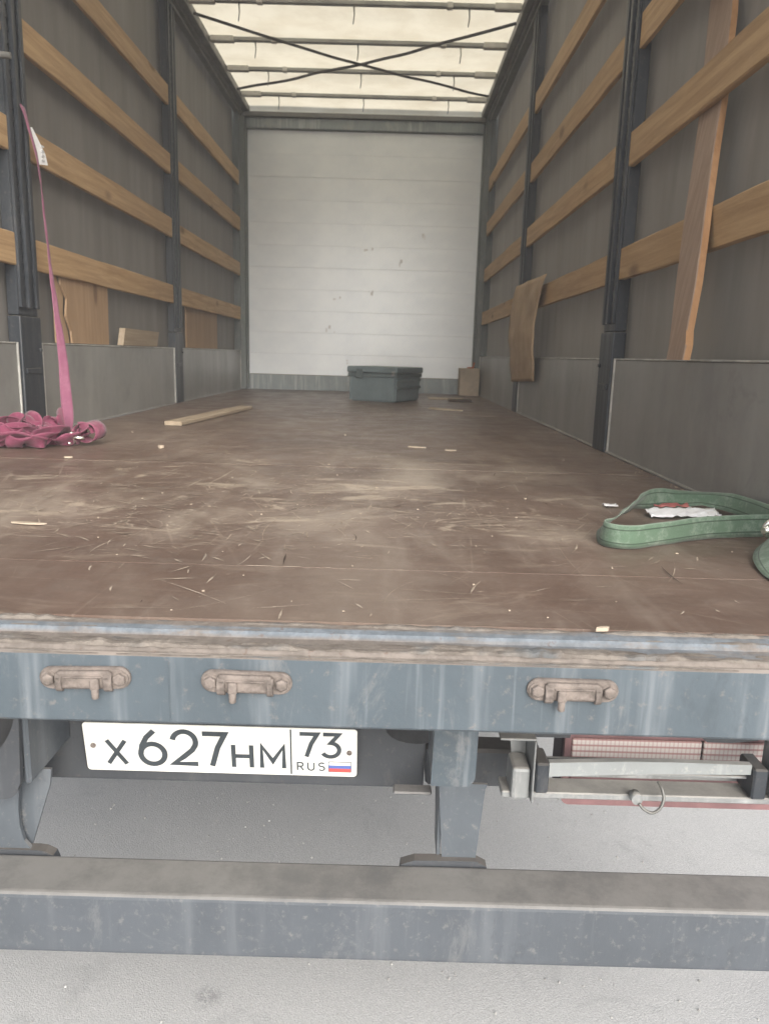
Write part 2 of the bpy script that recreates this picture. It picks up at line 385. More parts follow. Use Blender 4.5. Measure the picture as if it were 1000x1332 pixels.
def add_ribbon(bm, centre, across, width, thick=.0016, n=8, cross=4, crumple=0, seed=0, zmin=None):
    """a strap: centreline points and a direction across it at each of them, both smoothed; UV runs along and across"""
    C_ = crom(centre, n); A_ = crom(across, n); uvl = bm.loops.layers.uv.verify(); s = 0
    W_ = width if isinstance(width, (list, tuple)) else [width]*len(centre)
    Wd = [q.x for q in crom([(x, 0, 0) for x in W_], n)]
    rows = []; dist = []
    for i, c in enumerate(C_):
        t = (C_[min(i+1, len(C_)-1)]-C_[max(i-1, 0)]).normalized()
        a = A_[i] - t*A_[i].dot(t)
        a = a.normalized() if a.length > 1e-5 else Vector((0, 0, 1)); nn = t.cross(a)
        if i: s += (C_[i]-C_[i-1]).length
        dist.append(s); top, bot = [], []
        for k in range(cross+1):
            f = k/cross-.5; bend = crumple*noise.noise(Vector((s*14+seed*5, f*2.2, seed)))
            p = c + a*f*Wd[i] + nn*bend
            p2 = p + nn*thick
            if zmin is not None: p.z = max(p.z, zmin); p2.z = max(p2.z, zmin+thick*.6)
            top.append(bm.verts.new(p2)); bot.append(bm.verts.new(p))
        rows.append((top, bot))
    def q(vs, uvs):
        f = bm.faces.new(vs); f.smooth = True
        for l, u in zip(f.loops, uvs): l[uvl].uv = u
    for i in range(len(rows)-1):
        (t0, b0), (t1, b1) = rows[i], rows[i+1]; d0, d1 = dist[i], dist[i+1]
        for k in range(cross):
            v0, v1 = k/cross, (k+1)/cross
            q((t0[k], t0[k+1], t1[k+1], t1[k]), ((d0, v0), (d0, v1), (d1, v1), (d1, v0)))
            q((b0[k+1], b0[k], b1[k], b1[k+1]), ((d0, v1), (d0, v0), (d1, v0), (d1, v1)))
        q((t0[0], t1[0], b1[0], b0[0]), ((d0, 0), (d1, 0), (d1, 0), (d0, 0)))
        q((t0[-1], b0[-1], b1[-1], t1[-1]), ((d0, 1), (d0, 1), (d1, 1), (d1, 1)))
    for (t, b), d in ((rows[0], 0), (rows[-1], s)):
        for k in range(cross): q((t[k], b[k], b[k+1], t[k+1]), ((d, 0),)*4)
def ribbon(name, c, a, wd, mat, parent=None, **k):
    bm = bmesh.new(); add_ribbon(bm, c, a, wd, **k); return link(name, bm, mat, parent)

# ------------------------------------------------------------------ ground
G = -1.11
bm = bmesh.new()
def grid(bm, x0, x1, nx, y0, y1, ny, z):
    V = [[bm.verts.new((x0+(x1-x0)*i/nx, y0+(y1-y0)*j/ny, z)) for i in range(nx+1)] for j in range(ny+1)]
    for j in range(ny):
        for i in range(nx): bm.faces.new((V[j][i], V[j][i+1], V[j+1][i+1], V[j+1][i]))
grid(bm, -300, 300, 30, -300, 300, 30, G)
tag(link('asphalt_ground', bm, 'asphalt'), kind='structure')

# ------------------------------------------------------------------ the truck
W = 1.225
T = thing('cargo_truck', 'curtain-sided lorry box seen through its open rear, slatted walls and worn brown floor', 'truck')
Y0, Y1 = .95, 8.0
# floor sheets
fl = box('subfloor_shade_slab', (-1.20, 1.06, -.06), (1.20, 8.06, -.028), 'beam_paint', T)  # solid slab added under the sheets to keep the underside dark
ys = [1.036, 1.32, 2.57, 3.82, 5.07, 6.32, 7.57, 8.06]
for i in range(len(ys)-1):
    bm = bmesh.new(); x0, x1, a, b = -W+.004, W-.004, ys[i]+.0022, ys[i+1]-.0022
    n = 60; zt = .0006*rnd.uniform(-1, 1)
    for j in range(1):
        top = [[bm.verts.new((x0+(x1-x0)*k/n, (a+b)/2+sgn*((b-a)/2 - (abs(noise.noise(Vector((k*.9, i, sgn))))*.0035)), zt)) for k in range(n+1)] for sgn in (-1, 1)]
        bot = [[bm.verts.new((v.co.x, v.co.y, -.024)) for v in r] for r in top]
        for k in range(n):
            bm.faces.new((top[0][k], top[0][k+1], top[1][k+1], top[1][k])); bm.faces.new((bot[0][k+1], bot[0][k], bot[1][k], bot[1][k+1]))
            bm.faces.new((top[0][k+1], top[0][k], bot[0][k], bot[0][k+1])); bm.faces.new((top[1][k], top[1][k+1], bot[1][k+1], bot[1][k]))
        bm.faces.new((top[0][0], top[1][0], bot[1][0], bot[0][0])); bm.faces.new((top[1][-1], top[0][-1], bot[0][-1], bot[1][-1]))
    link('floor_sheet', bm, 'phenolic_floor', fl)
for s in (-1, 1):   # bead along the foot of the wall
    box('floor_edge_strip', (s*W-.012 if s > 0 else -W-.002, 1.04, .0015), (W+.002 if s > 0 else -W+.012, 7.9, .011), 'alu_panel', fl, .003)

# torn veneer: slivers and gouges in the face of the sheets, thickest where loads are dragged
def scrapes(n, mat, seed, kx, ky, hot, lmin, lmax, wmin, wmax, z0):
    bm = bmesh.new(); q = random.Random(seed)
    for k in range(n):
        if q.random() < hot: cx, cy = q.choice(((-.12, 2.02), (.12, 1.95), (-.35, 1.75), (.0, 2.25), (.55, 1.8), (-.05, 1.62), (-.6, 2.1))); x = q.gauss(cx, kx); y = q.gauss(cy, ky)
        else: x = q.uniform(-1.15, 1.15); y = 1.06+abs(q.gauss(0, 2.2))
        if y < 1.05 or y > 7.5 or abs(x) > 1.2 or any(abs(y-b) < .012 for b in ys): continue
        a = R(q.choice((0, 2, 4, 45, 62, 88, 93, -60, -35, 8))+q.gauss(0, 7)); L = q.uniform(lmin, lmax)*q.uniform(.3, 1); wd = q.uniform(wmin, wmax); m = 6
        ca, sa = math.cos(a), math.sin(a); cv = q.gauss(0, .05)*L; up_, dn_ = [], []
        for i in range(m+1):
            t = i/m-.5; w_ = wd*(1-abs(2*t)**1.5)*q.uniform(.35, 1)+.00015; o_ = cv*(1-4*t*t)
            for lst, sg in ((up_, 1), (dn_, -1)):
                u, v = t*L, o_+sg*w_; lst.append(bm.verts.new((x+u*ca-v*sa, y+u*sa+v*ca, z0)))
        for i in range(m): bm.faces.new((dn_[i], dn_[i+1], up_[i+1], up_[i]))
    tag(link('torn_veneer', bm, mat, fl), kind='stuff')
plain('veneer_tan', (.32, .265, .21), .75, 0, .35, 40); plain('veneer_pale', (.44, .375, .305), .75, 0, .3, 40); plain('gouge_dark', (.055, .038, .03), .8)
scrapes(900, 'veneer_tan', 3, .19, .15, .60, .01, .11, .0007, .0032, .00125)
scrapes(340, 'veneer_pale', 5, .18, .14, .66, .01, .08, .0006, .0028, .00145)
scrapes(150, 'veneer_tan', 21, .4, .35, .75, .10, .42, .0004, .0010, .00135)
scrapes(90, 'veneer_pale', 22, .4, .4, .75, .06, .30, .0004, .0011, .00155)
scrapes(50, 'gouge_dark', 8, .3, .3, .3, .03, .2, .0006, .002, .00165)
bm = bmesh.new(); q = random.Random(9)      # chipped arrises of the sheets along the joints
for yb in ys[1:4]:
    x = -1.2
    while x < 1.15:
        L = q.uniform(.005, .07); 
        if noise.noise(Vector((x*2.2, yb, 3))) > -.05:
            sg = q.choice((-1, 1)); d = q.uniform(.0015, .005); y0 = yb+sg*.003
            P = [bm.verts.new(p) for p in ((x, y0, .0019), (x+L, y0, .0019), (x+L*.8, y0+sg*d*q.uniform(.4, 1), .0019), (x+L*.3, y0+sg*d, .0019))]; bm.faces.new(P)
        x += L+q.uniform(.003, .06)
tag(link('chipped_joint', bm, 'veneer_pale', fl), kind='stuff')

# rear sill: stepped steel profile swept across the truck
sill = thing('rear_sill', None, None); sill.parent = T
def sweep_x(name, prof, x0, x1, n, amp, mat, parent, seed=0, cap=True):
    bm = bmesh.new(); rows = []
    for i in range(n+1):
        x = x0+(x1-x0)*i/n; r = []
        for j, (y, z) in enumerate(prof):
            a = amp[j] if isinstance(amp, list) else amp
            q = Vector((x*9+seed, j*.7, seed)); q2 = Vector((x*45+seed, j*1.7, seed+4))
            r.append(bm.verts.new((x, y+a*(noise.noise(q)+.5*noise.noise(q2)), z+a*.6*(noise.noise(q+Vector((3, 8, 1)))+.5*noise.noise(q2+Vector((7, 1, 1)))))))
        rows.append(r)
    m = len(prof)
    for i in range(n):
        for j in range(m): bm.faces.new((rows[i][j], rows[i][(j+1) % m], rows[i+1][(j+1) % m], rows[i+1][j]))
    if cap: bm.faces.new(rows[0]); bm.faces.new(rows[-1][::-1])
    return link(name, bm, mat, parent)
sweep_x('sill_ledge', [(1.034, -.003), (1.019, -.004), (1.008, -.006), (1.004, -.014), (.978, -.0165), (.974, -.0125), (.9625, -.0135), (.9585, -.019), (.9585, -.030), (1.034, -.030)], -1.25, 1.25, 260,
        [0, .0008, .001, .0012, .0006, .001, .001, .0008, 0, 0], 'ledge_paint', sill, 3)
sweep_x('sill_face', [(.955, -.020), (.9505, -.0235), (.950, -.060), (.9495, -.1165), (.953, -.1205), (1.03, -.1205), (1.03, -.032), (.957, -.032)], -1.25, 1.25, 120, .0005, 'sill_paint', sill, 5)
# caked dirt: broken ridges lying in the groove, along the floor edge and on the lip
def crust(y, z, w_, h, seed, thr, x0=-1.22, x1=1.22, name='dried_dirt_ridge'):
    bm = bmesh.new(); n = 900; prev = None
    for i in range(n+1):
        x = x0+(x1-x0)*i/n
        m = noise.noise(Vector((x*3.1+seed, seed, 0)))*.6 + noise.noise(Vector((x*17+seed, 1, seed)))*.45
        k = max(0, m+thr)
        if k <= 0.02: prev = None; continue
        k = min(1, k*1.7); j = 1+.7*noise.noise(Vector((x*70, seed, 5))); hh = h*k*j; ww = w_*(.45+.55*k)*(1+.5*noise.noise(Vector((x*55, 3, seed))))
        ring = [bm.verts.new((x, y-ww/2, z)), bm.verts.new((x, y-ww*.3, z+hh*.8)), bm.verts.new((x, y+ww*.05, z+hh)), bm.verts.new((x, y+ww*.35, z+hh*.7)), bm.verts.new((x, y+ww/2, z))]
        if prev:
            for q in range(4): bm.faces.new((prev[q], prev[q+1], ring[q+1], ring[q]))
        prev = ring
    return tag(link(name, bm, 'dried_dirt', sill), kind='stuff')
crust(1.033, -.0035, .016, .005, 1.3, .22); crust(.990, -.0155, .020, .0035, 4.1, .15); crust(.966, -.0135, .015, .0065, 8.7, .30); crust(.953, -.0215, .008, .004, 21.3, .12); crust(.983, -.016, .012, .005, 31.1, -.02)
crust(1.012, -.0065, .008, .003, 12.9, -.05)
# weld seams / strip where the sill plates join
box('sill_joint', (.018, .9484, -.114), (.0192, .9492, -.03), 'sill_paint', sill, .0003)

# three lashing fittings on the sill
def stadium(w_, h, n=10):
    r = h/2; P = []
    for c, a0 in ((w_/2-r, -90), (-w_/2+r, 90)):
        for k in range(n+1):
            a = R(a0+180*k/n); P.append((c+r*math.cos(a), r*math.sin(a)))
    return P
def make_fitting():
    f = thing('lashing_fitting', None, None)
    yf = .9495
    def lay(name, outl, y, d, mat='rusty_fitting', shrink=.85):
        bm = bmesh.new(); n = len(outl)
        rings = []
        for (sc_, yy) in ((1, y), (1, y-d*.6), (shrink+.1*(1-shrink), y-d), ):
            rings.append([bm.verts.new((a*(sc_ if abs(a) < 1e9 else 1), yy, b*sc_)) for a, b in outl])
        for q in range(2):
            for i in range(n): bm.faces.new((rings[q][i], rings[q][(i+1) % n], rings[q+1][(i+1) % n], rings[q+1][i]))
        bm.faces.new(rings[-1]); bm.faces.new(rings[0][::-1])
        return link(name, bm, mat, f)
    lay('base_plate', stadium(.122, .031), yf, .006, shrink=.93)
    bm = bmesh.new(); add_box(bm, (-.037, yf-.012, -.0125), (.035, yf-.006, .0125), .004, 3); link('cover_strap', bm, 'rusty_fitting', f)
    bm = bmesh.new(); add_box(bm, (-.026, yf-.0150, .0035), (.026, yf-.0118, .0058), .0010); link('slot', bm, 'rusty_fitting', f)
    for s in (-1, 1):
        bm = bmesh.new(); add_tube(bm, [(s*.0475, yf-.005, 0), (s*.0475, yf-.0068, 0)], [.0115, .0112], 18); add_tube(bm, [(s*.0475, yf-.0068, 0), (s*.0475, yf-.0115, 0), (s*.0475, yf-.0128, 0)], [.0088, .0088, .0066], 6)
        for f_ in bm.faces: f_.smooth = False
        link('bolt', bm, 'rusty_fitting', f)
        P = [(yf-.004, .010), (yf-.0105, .009), (yf-.0145, .003), (yf-.0155, -.006), (yf-.0135, -.0135), (yf-.008, -.0175), (yf-.004, -.0165), (yf-.008, -.012), (yf-.0095, -.004)]
        w0 = .0115 if s < 0 else .0085
        bm = bmesh.new(); add_prism(bm, P, lambda a, b, t: (s*.0325-w0/2+t, a, b), w0); bmesh.ops.bevel(bm, geom=bm.edges[:], offset=.0009, segments=1, affect='EDGES'); link('hinge_lug', bm, 'rusty_fitting', f)
    bm = bmesh.new(); add_box(bm, (-.0225, yf-.0185, -.012), (-.0105, yf-.010, .004), .0016, 1); add_tube(bm, [(-.0165, yf-.0150, -.010), (-.0165, yf-.0150, -.0235), (-.0165, yf-.0150, -.0245)], [.0048, .0048, .0036], 12)
    link('ring_end', bm, 'rusty_fitting', f)
    return f
def copy_tree(o, parent):
    c = o.copy(); COL.objects.link(c); c.parent = parent
    for ch in list(o.children): copy_tree(ch, c)
    return c
F0 = make_fitting(); F0.parent = sill; F0.location = (.123, 0, -.0545); F0['label'] = 'middle lashing fitting above the number plate'
F1 = copy_tree(F0, sill); F1.location = (-.0925, 0, -.0545); F1.scale = (-1, 1, 1); F1['label'] = 'leftmost lashing fitting'
F2 = copy_tree(F0, sill); F2.location = (.558, 0, -.0530); F2['label'] = 'right lashing fitting above the tail lamp'
for f_, tw in ((F0, .01), (F1, -.025), (F2, .0)): f_.rotation_euler.y = tw

# side walls --------------------------------------------------------
posts = [3.17, 5.46]
PW = .2
bays = [(1.0, 3.17), (3.38, 5.47), (5.67, 7.90)]
for s in (-1, 1):
    def sx(a, b): return (min(s*a, s*b), max(s*a, s*b))
    # curtain with hanging folds
    bm = bmesh.new(); ny, nz = 420, 14; V = []
    for i in range(ny+1):
        y = .93+(8.05-.93)*i/ny; r = []
        for j in range(nz+1):
            z = .02+(2.70-.02)*j/nz
            d = .010*noise.noise(Vector((y*3.2, z*.25, s*5))) + .005*noise.noise(Vector((y*11, z*.3, s*9+2))) + .0035*max(0, noise.noise(Vector((y*26, z*.12, s*3)))-.2)
            bul = .045*math.exp(-((y-2.5)/.32)**2)*max(0, min(1, (z-.9)/.4)) if s > 0 else 0
            r.append(bm.verts.new((s*(1.282+d*.8+bul), y, z)))
        V.append(r)
    for i in range(ny):
        for j in range(nz): f = bm.faces.new((V[i][j], V[i+1][j], V[i+1][j+1], V[i][j+1])); f.smooth = True
    cu = link('side_curtain', bm, 'curtain_tarp', T)
    # slats
    for (ya, yb) in bays:
        for (za, zb) in ((.697, .820), (1.128, 1.252), (1.548, 1.675), (1.975, 2.10)):
            dz = rnd.uniform(-.008, .008); a, b = sx(1.213+rnd.uniform(0, .004), 1.238)
            if ya < 2 and za < 1.2 and za > 1: dz = 0
            rough_box('wall_slat', (a, ya-.02, za+dz), (b, yb+.03, zb+dz), 1, .06, .0035, 'board_wood', T, seed=rnd.random()*50)
        # drop side
        a, b = sx(1.219, 1.247)
        ds = box('drop_side', (a, ya+.012, .006), (b, yb-.012, .385), 'alu_panel', T, .003)
        a, b = sx(1.2165, 1.2495)
        box('top_bead', (a, ya+.012, .3855), (b, yb-.012, .391), 'pale_edge', ds, .001)
        for yy in (ya+.006, yb-.006):
            a, b = sx(1.214, 1.25)
            box('end_edge', (a, yy-.005, .006), (b, yy+.005, .391), 'pale_edge', ds, .002)
        for zz in (.075,):
            pass
    # posts
    for yp in posts:
        ps = thing('side_post', None, None); ps.parent = T
        a, b = sx(1.216, 1.262)
        box('post_body', (a, yp+.02, .50), (b, yp+.19, 2.66), 'post_paint', ps, .003)
        for (y0, y1, px) in ((yp+.022, yp+.050, 1.203), (yp+.083, yp+.112, 1.197), (yp+.160, yp+.188, 1.203)):
            a, b = sx(px, 1.2155); box('post_rib', (a, y0, .53), (b, y1, 2.655), 'post_paint', ps, .003)
        a, b = sx(1.207, 1.262)
        box('post_foot', (a, yp+.012, .002), (b, yp+.198, .497), 'post_paint', ps, .006, 2)
        a, b = sx(1.1995, 1.2065)
        box('latch_cover', (a, yp+.03, .262), (b, yp+.16, .285), 'post_paint', ps, .002)
        bm = bmesh.new(); xa = s*1.2065; add_tube(bm, [(xa, yp+.17, .36), (xa-s*.008, yp+.17, .36)], .008, 10); link('bolt', bm, 'post_paint', ps)
        # teeth of the slat pockets along the post
        bm = bmesh.new()
        for k in range(44):
            z = .60+k*.046; a, b = sx(1.2085, 1.2155); add_box(bm, (a, yp+.058, z), (b, yp+.076, z+.018), .001)
        tag(link('slat_pocket_teeth', bm, 'post_paint', ps), kind='stuff')
    # rail under the roof edge
    a, b = sx(1.125, 1.172); rl = box('roof_rail', (a, .95, 2.648), (b, 8.02, 2.712), 'rail_steel', T, .006, 2)
    a, b = sx(1.174, 1.262); box('rail_track', (a, .95, 2.625), (b, 8.02, 2.715), 'rail_steel', rl, .005, 2)
    a, b = sx(1.196, 1.206); box('rail_lip', (a, .96, 2.600), (b, 7.94, 2.6235), 'rail_steel', rl, .002)
    # rear corner post and front corner post
    a, b = sx(1.19, 1.29); box('rear_corner_post', (a, .94, .0), (b, 1.0, 2.8), 'post_paint', T, .006, 2)
    a, b = sx(1.168, 1.262); cp = box('front_corner_post', (a, 7.925, .0), (b, 8.0, 2.645), 'grey_frame', T, .005, 2)
    a, b = sx(1.2635, 1.33); box('corner_light_block', (a, 7.93, .0), (b, 8.06, 2.70), 'grey_frame', cp, .003)  # block added to stop daylight leaking in past the curtain end
    a, b = sx(1.150, 1.1665); box('corner_flange', (a, 7.962, .004), (b, 7.997, 2.60), 'grey_frame', cp, .003)
    a, b = sx(1.214, 1.226); box('corner_strip', (a, 7.895, .392), (b, 7.921, 2.60), 'grey_frame', cp, .002)
# outer bolt seen beside the left post
tube('post_pin', [(-1.235, 2.99, 1.405), (-1.10, 3.02, 1.405)], .012, 'rail_steel', T)

# front wall of the box
hb = thing('front_wall', None, None); hb.parent = T
box('wall_back', (-1.168, 8.03, .01), (1.168, 8.05, 2.62), 'grey_frame', hb)
z = .158; n = 11; hgt = (2.502-z)/n
me = None
for k in range(n):
    if me is None:
        bm = bmesh.new(); add_box(bm, (-1.148, 8.0, .0003), (1.148, 8.028, hgt-.0003), .0009, 1)
        for q in (.35, .68): add_box(bm, (-1.146, 7.9992, hgt*q-.0006), (1.146, 8.0005, hgt*q+.0006), 0)
        o = link('wall_plank', bm, 'white_planks', hb); me = o.data
    else:
        o = bpy.data.objects.new('wall_plank', me); COL.objects.link(o); o.parent = hb
    o.location = (0, rnd.uniform(-.0012, .0012), z+k*hgt)
box('kick_plate', (-1.148, 7.993, .002), (1.148, 8.025, .155), 'kick_plate', hb, .003)
hd = box('header_beam', (-1.148, 7.95, 2.506), (1.148, 8.02, 2.60), 'kick_plate', hb, .006, 2)
box('header_lip', (-1.166, 7.92, 2.602), (1.166, 8.0, 2.645), 'rail_steel', hb, .006, 2)
# smudges written by hand on the planks: grey marks
bm = bmesh.new()
for (cx, cz, w_, h) in ((-.33, .62, .12, .07), (.06, 1.41, .08, .05), (.09, 1.0, .05, .03), (-.12, .30, .04, .04), (-.25, .93, .08, .02), (.6, 1.55, .05, .03), (.38, 1.28, .03, .06)):
    for q in range(3):
        x = cx+rnd.uniform(-.5, .5)*w_; zz = cz+rnd.uniform(-.5, .5)*h; a = rnd.uniform(.004, .014); b = rnd.uniform(.004, .02)
        add_box(bm, (x-a, 7.9975, zz-b), (x+a, 7.9985, zz+b), 0)
plain('smudge_grey', (.62, .63, .64), .5, .15, .15, 40)
tag(link('smudge_marks', bm, 'smudge_grey', hb), kind='stuff')

# roof -------------------------------------------------------------
bm = bmesh.new(); V = []
bow_y = [5.69-.628*k for k in range(7, 0, -1)] + [5.69, 6.33, 6.95, 7.57]
for i in range(141):
    y = .94+(8.03-.94)*i/140; r = []
    dn = min(abs(y-b) for b in bow_y+[8.0, .95])
    for j in range(31):
        x = -1.24+2.48*j/30
        sag = -.012*min(1, dn/.3)*(1-(x/1.24)**2) + .006*noise.noise(Vector((x*2, y*2.5, 1)))
        r.append(bm.verts.new((x, y, 2.716+sag)))
    V.append(r)
V.append([bm.verts.new((v.co.x, 8.045, 2.58)) for v in V[-1]])
for i in range(141):
    for j in range(30): bm.faces.new((V[i][j], V[i][j+1], V[i+1][j+1], V[i+1][j])).smooth = True
link('roof_tarp', bm, 'roof_tarp', T)
box('rear_header', (-1.19, .94, 2.66), (1.19, 1.0, 2.80), 'post_paint', T, .006, 2)
bow = None
for y in bow_y:
    if bow is None:
        bow = box('roof_bow', (-1.122, -.021, 2.672), (1.122, .021, 2.702), 'bow_metal', T, .008, 3); kids = []
        for s in (-1, 1):
            a, b = sorted((s*.94, s*1.12)); kids.append(box('bow_sleeve', (a, -.027, 2.664), (b, .027, 2.708), 'bow_sleeve', bow, .008, 3))
            a, b = sorted((s*.62, s*.66)); kids.append(box('bow_clip', (a, -.025, 2.667), (b, .025, 2.706), 'bow_sleeve', bow, .006, 2))
        for x in (-.78, -.006, .77):
            bm = bmesh.new(); add_tube(bm, [(0, 0, 2.675), (.004, .0, 2.62), (-.003, 0, 2.56)], [.006, .0045, .0035], 6)
            h_ = link('hanging_tie', bm, 'bow_metal', bow); h_.location = (x, 0, 0)
        b_ = bow
    else:
        b_ = copy_tree(bow, T)
        for h_ in b_.children:
            if h_.name.startswith('hanging'): h_.rotation_euler = (rnd.uniform(-.05, .05)*0, 0, 0); h_.scale = (1, 1, 1)
    b_.location = (0, y, rnd.uniform(-.003, .003))
# diagonal bracing straps
for ki, (a, b) in enumerate((((-1.10, 5.74, 2.625), (1.10, 7.26, 2.625)), ((1.10, 5.76, 2.63), (-1.10, 7.24, 2.63)))):
    pts = []
    for k in range(13):
        t = k/12; p = Vector(a).lerp(Vector(b), t); p.z += -.03*math.sin(math.pi*t) + .012*noise.noise(Vector((t*7, ki*5, 1))) - ki*.008
        p.y += .02*noise.noise(Vector((t*6, ki*3, 7))); pts.append(p)
    ribbon('roof_brace', pts, [(.25, -1, .9)]*13, .021, 'brace_strap', T, n=4, cross=2)

# underside ----------------------------------------------------------
for s in (-1, 1):
    box('chassis_rail', (s*.43-.035, 1.42, -.36), (s*.43+.035, 8.6, -.13), 'beam_paint', T, .005)
cm = None
for k in range(14):
    y = 1.35+k*.5
    if cm is None: cm = box('cross_member', (-1.2, -.03, -.128), (1.2, .03, -.062), 'beam_paint', T, .004); o = cm
    else: o = cm.copy(); COL.objects.link(o)
    o.parent = T; o.location = (0, y, 0)
# rear axle and twin wheels
tube('axle', [(-.95, 3.95, -.66), (.95, 3.95, -.66)], .06, 'beam_paint', T, 12)
def lathe(bm, prof, n=36, mat=0, c=(0, 0, 0)):
    rings = []
    for (x, r) in prof: rings.append([bm.verts.new((c[0]+x, c[1]+r*math.cos(2*math.pi*k/n), c[2]+r*math.sin(2*math.pi*k/n))) for k in range(n)])
    for i in range(len(rings)-1):
        for k in range(n): f = bm.faces.new((rings[i][k], rings[i][(k+1) % n], rings[i+1][(k+1) % n], rings[i+1][k])); f.smooth = True; f.material_index = mat
W0 = None
for x in (-.98, -.72, .72, .98):
    if W0 is None:
        W0 = thing('wheel', None, None)
        bm = bmesh.new(); lathe(bm, [(-.10, .27), (-.115, .33), (-.11, .42), (-.09, .445), (.09, .445), (.11, .42), (.115, .33), (.10, .27)]); link('tyre', bm, 'rubber', W0)
        bm = bmesh.new(); lathe(bm, [(-.10, .275), (-.06, .25), (0, .24), (0, .05), (.02, .02)]); link('rim', bm, 'bracket_paint', W0); o = W0
        W0.parent = T
    else: o = copy_tree(W0, T)
    o.location = (x, 3.95, G+.444)
    
# beam that carries the number plate
beam = box('rear_beam', (-.80, 1.365, -.462), (.392, 1.395, -.295), 'beam_paint', T, .006, 2)
box('beam_extension', (.392+.003, 1.36, -.452), (.62, 1.42, -.372), 'beam_paint', T, .006)
# plate (own frame: x right, z up the plate, tilted back a little)
PL = thing('number_plate', None, None); PL.parent = T
PL.location = (-.2598, 1.338, -.4235); PL.rotation_euler = (R(9.5), 0, 0)
PW_, PH_ = .52, .1095
def rrect(w_, h, r, n=5, x0=0, z0=0):
    P = []
    for cx, cz, a0 in ((w_-r, r, -90), (w_-r, h-r, 0), (r, h-r, 90), (r, r, 180)):
        for k in range(n+1):
            a = R(a0+90*k/n); P.append((x0+cx+r*math.cos(a), z0+cz+r*math.sin(a)))
    return P
prism_xz('plate_backing', rrect(PW_+.006, PH_+.006, .009, x0=-.003, z0=-.003), .0015, .006, 'rubber', PL)
prism_xz('plate_sheet', rrect(PW_, PH_, .007), -.0005, .002, 'plate_white', PL)
prism_xz('plate_divider', [(.3925, .003), (.3955, .003), (.3955, .1065), (.3925, .1065)], -.0009, .0006, 'ink', PL)
def frame(name, w_, h, t, r, x0, z0, y, d, mat, parent):
    o_ = rrect(w_, h, r, 5, x0, z0); i_ = rrect(w_-2*t, h-2*t, max(r-t, .001), 5, x0+t, z0+t); bm = bmesh.new(); n = len(o_)
    vs = [[bm.verts.new((a, yy, b)) for a, b in P] for P, yy in ((o_, y), (i_, y), (i_, y+d), (o_, y+d))]
    for q in range(4):
        for k in range(n): bm.faces.new((vs[q][k], vs[q][(k+1) % n], vs[(q+1) % 4][(k+1) % n], vs[(q+1) % 4][k]))
    return link(name, bm, mat, parent)
def arc(cx, cz, rx, rz, a0, a1, n=14): return [(cx+rx*math.cos(R(a0+(a1-a0)*k/n)), cz+rz*math.sin(R(a0+(a1-a0)*k/n))) for k in range(n+1)]
def strokes(ch):
    """centrelines on a box 1 wide and 1 high"""
    return {
     'X': [[(.04, 0), (.96, 1)], [(.04, 1), (.96, 0)]],
     '6': [arc(.5, .31, .46, .30, 90, 450, 28), [(.045, .33), (.11, .55), (.30, .80), (.60, 1.0)]],
     '2': [arc(.5, .70, .45, .30, 170, -20, 16) + [(.80, .46), (.45, .25), (.06, .045), (1.0, .045)]],
     '7': [[(.0, .955), (.95, .955), (.62, .55), (.36, 0)]],
     'H': [[(.07, 0), (.07, 1)], [(.93, 0), (.93, 1)], [(.1, .5), (.9, .5)]],
     'M': [[(.06, 0), (.06, .97), (.5, .30), (.94, .97), (.94, 0)]],
     '3': [[(.04, .955), (.88, .955), (.46, .60)] + arc(.44, .31, .48, .29, 82, -150, 18)],
     'R': [[(.08, 0), (.08, .95), (.6, .95)] + arc(.6, .72, .3, .23, 80, -80, 8) + [(.12, .49)], [(.5, .49), (.95, 0)]],
     'U': [[(.08, 1), (.08, .35)] + arc(.5, .34, .42, .32, 180, 360, 12) + [(.92, 1)]],
     'S': [arc(.5, .74, .40, .23, 30, 250, 10) + arc(.5, .27, .42, .25, 75, -150, 12)],
    }[ch]
def glyph(ch, x0, z0, w_, h, t, mat='ink'):
    bm = bmesh.new()
    for si, st in enumerate(strokes(ch)):
        P = [Vector((x0+a*w_, z0+b*h)) for a, b in st]; closed = (P[0]-P[-1]).length < 1e-4
        if closed: P = P[:-1]
        n = len(P); L, Rr = [], []
        for i in range(n):
            a = P[(i-1) % n] if (closed or i) else P[0]; b = P[i]; c = P[(i+1) % n] if (closed or i < n-1) else P[-1]
            d1 = (b-a).normalized() if (b-a).length > 1e-9 else (c-b).normalized(); d2 = (c-b).normalized() if (c-b).length > 1e-9 else d1
            d = (d1+d2).normalized() if (d1+d2).length > 1e-6 else d1; nr = Vector((-d.y, d.x)); k = t/2/max(.5, nr.dot(Vector((-d1.y, d1.x))))
            L.append(b+nr*k); Rr.append(b-nr*k)
        y = -.0010-.00012*si
        vl = [bm.verts.new((p.x, y, p.y)) for p in L]; vr = [bm.verts.new((p.x, y, p.y)) for p in Rr]
        vl2 = [bm.verts.new((p.x, -.0004, p.y)) for p in L]; vr2 = [bm.verts.new((p.x, -.0004, p.y)) for p in Rr]
        for i in range(n if closed else n-1):
            j = (i+1) % n
            bm.faces.new((vl[i], vl[j], vr[j], vr[i])); bm.faces.new((vl2[i], vl2[j], vl[j], vl[i])); bm.faces.new((vr[i], vr[j], vr2[j], vr2[i]))
    return link('plate_character', bm, mat, PL)
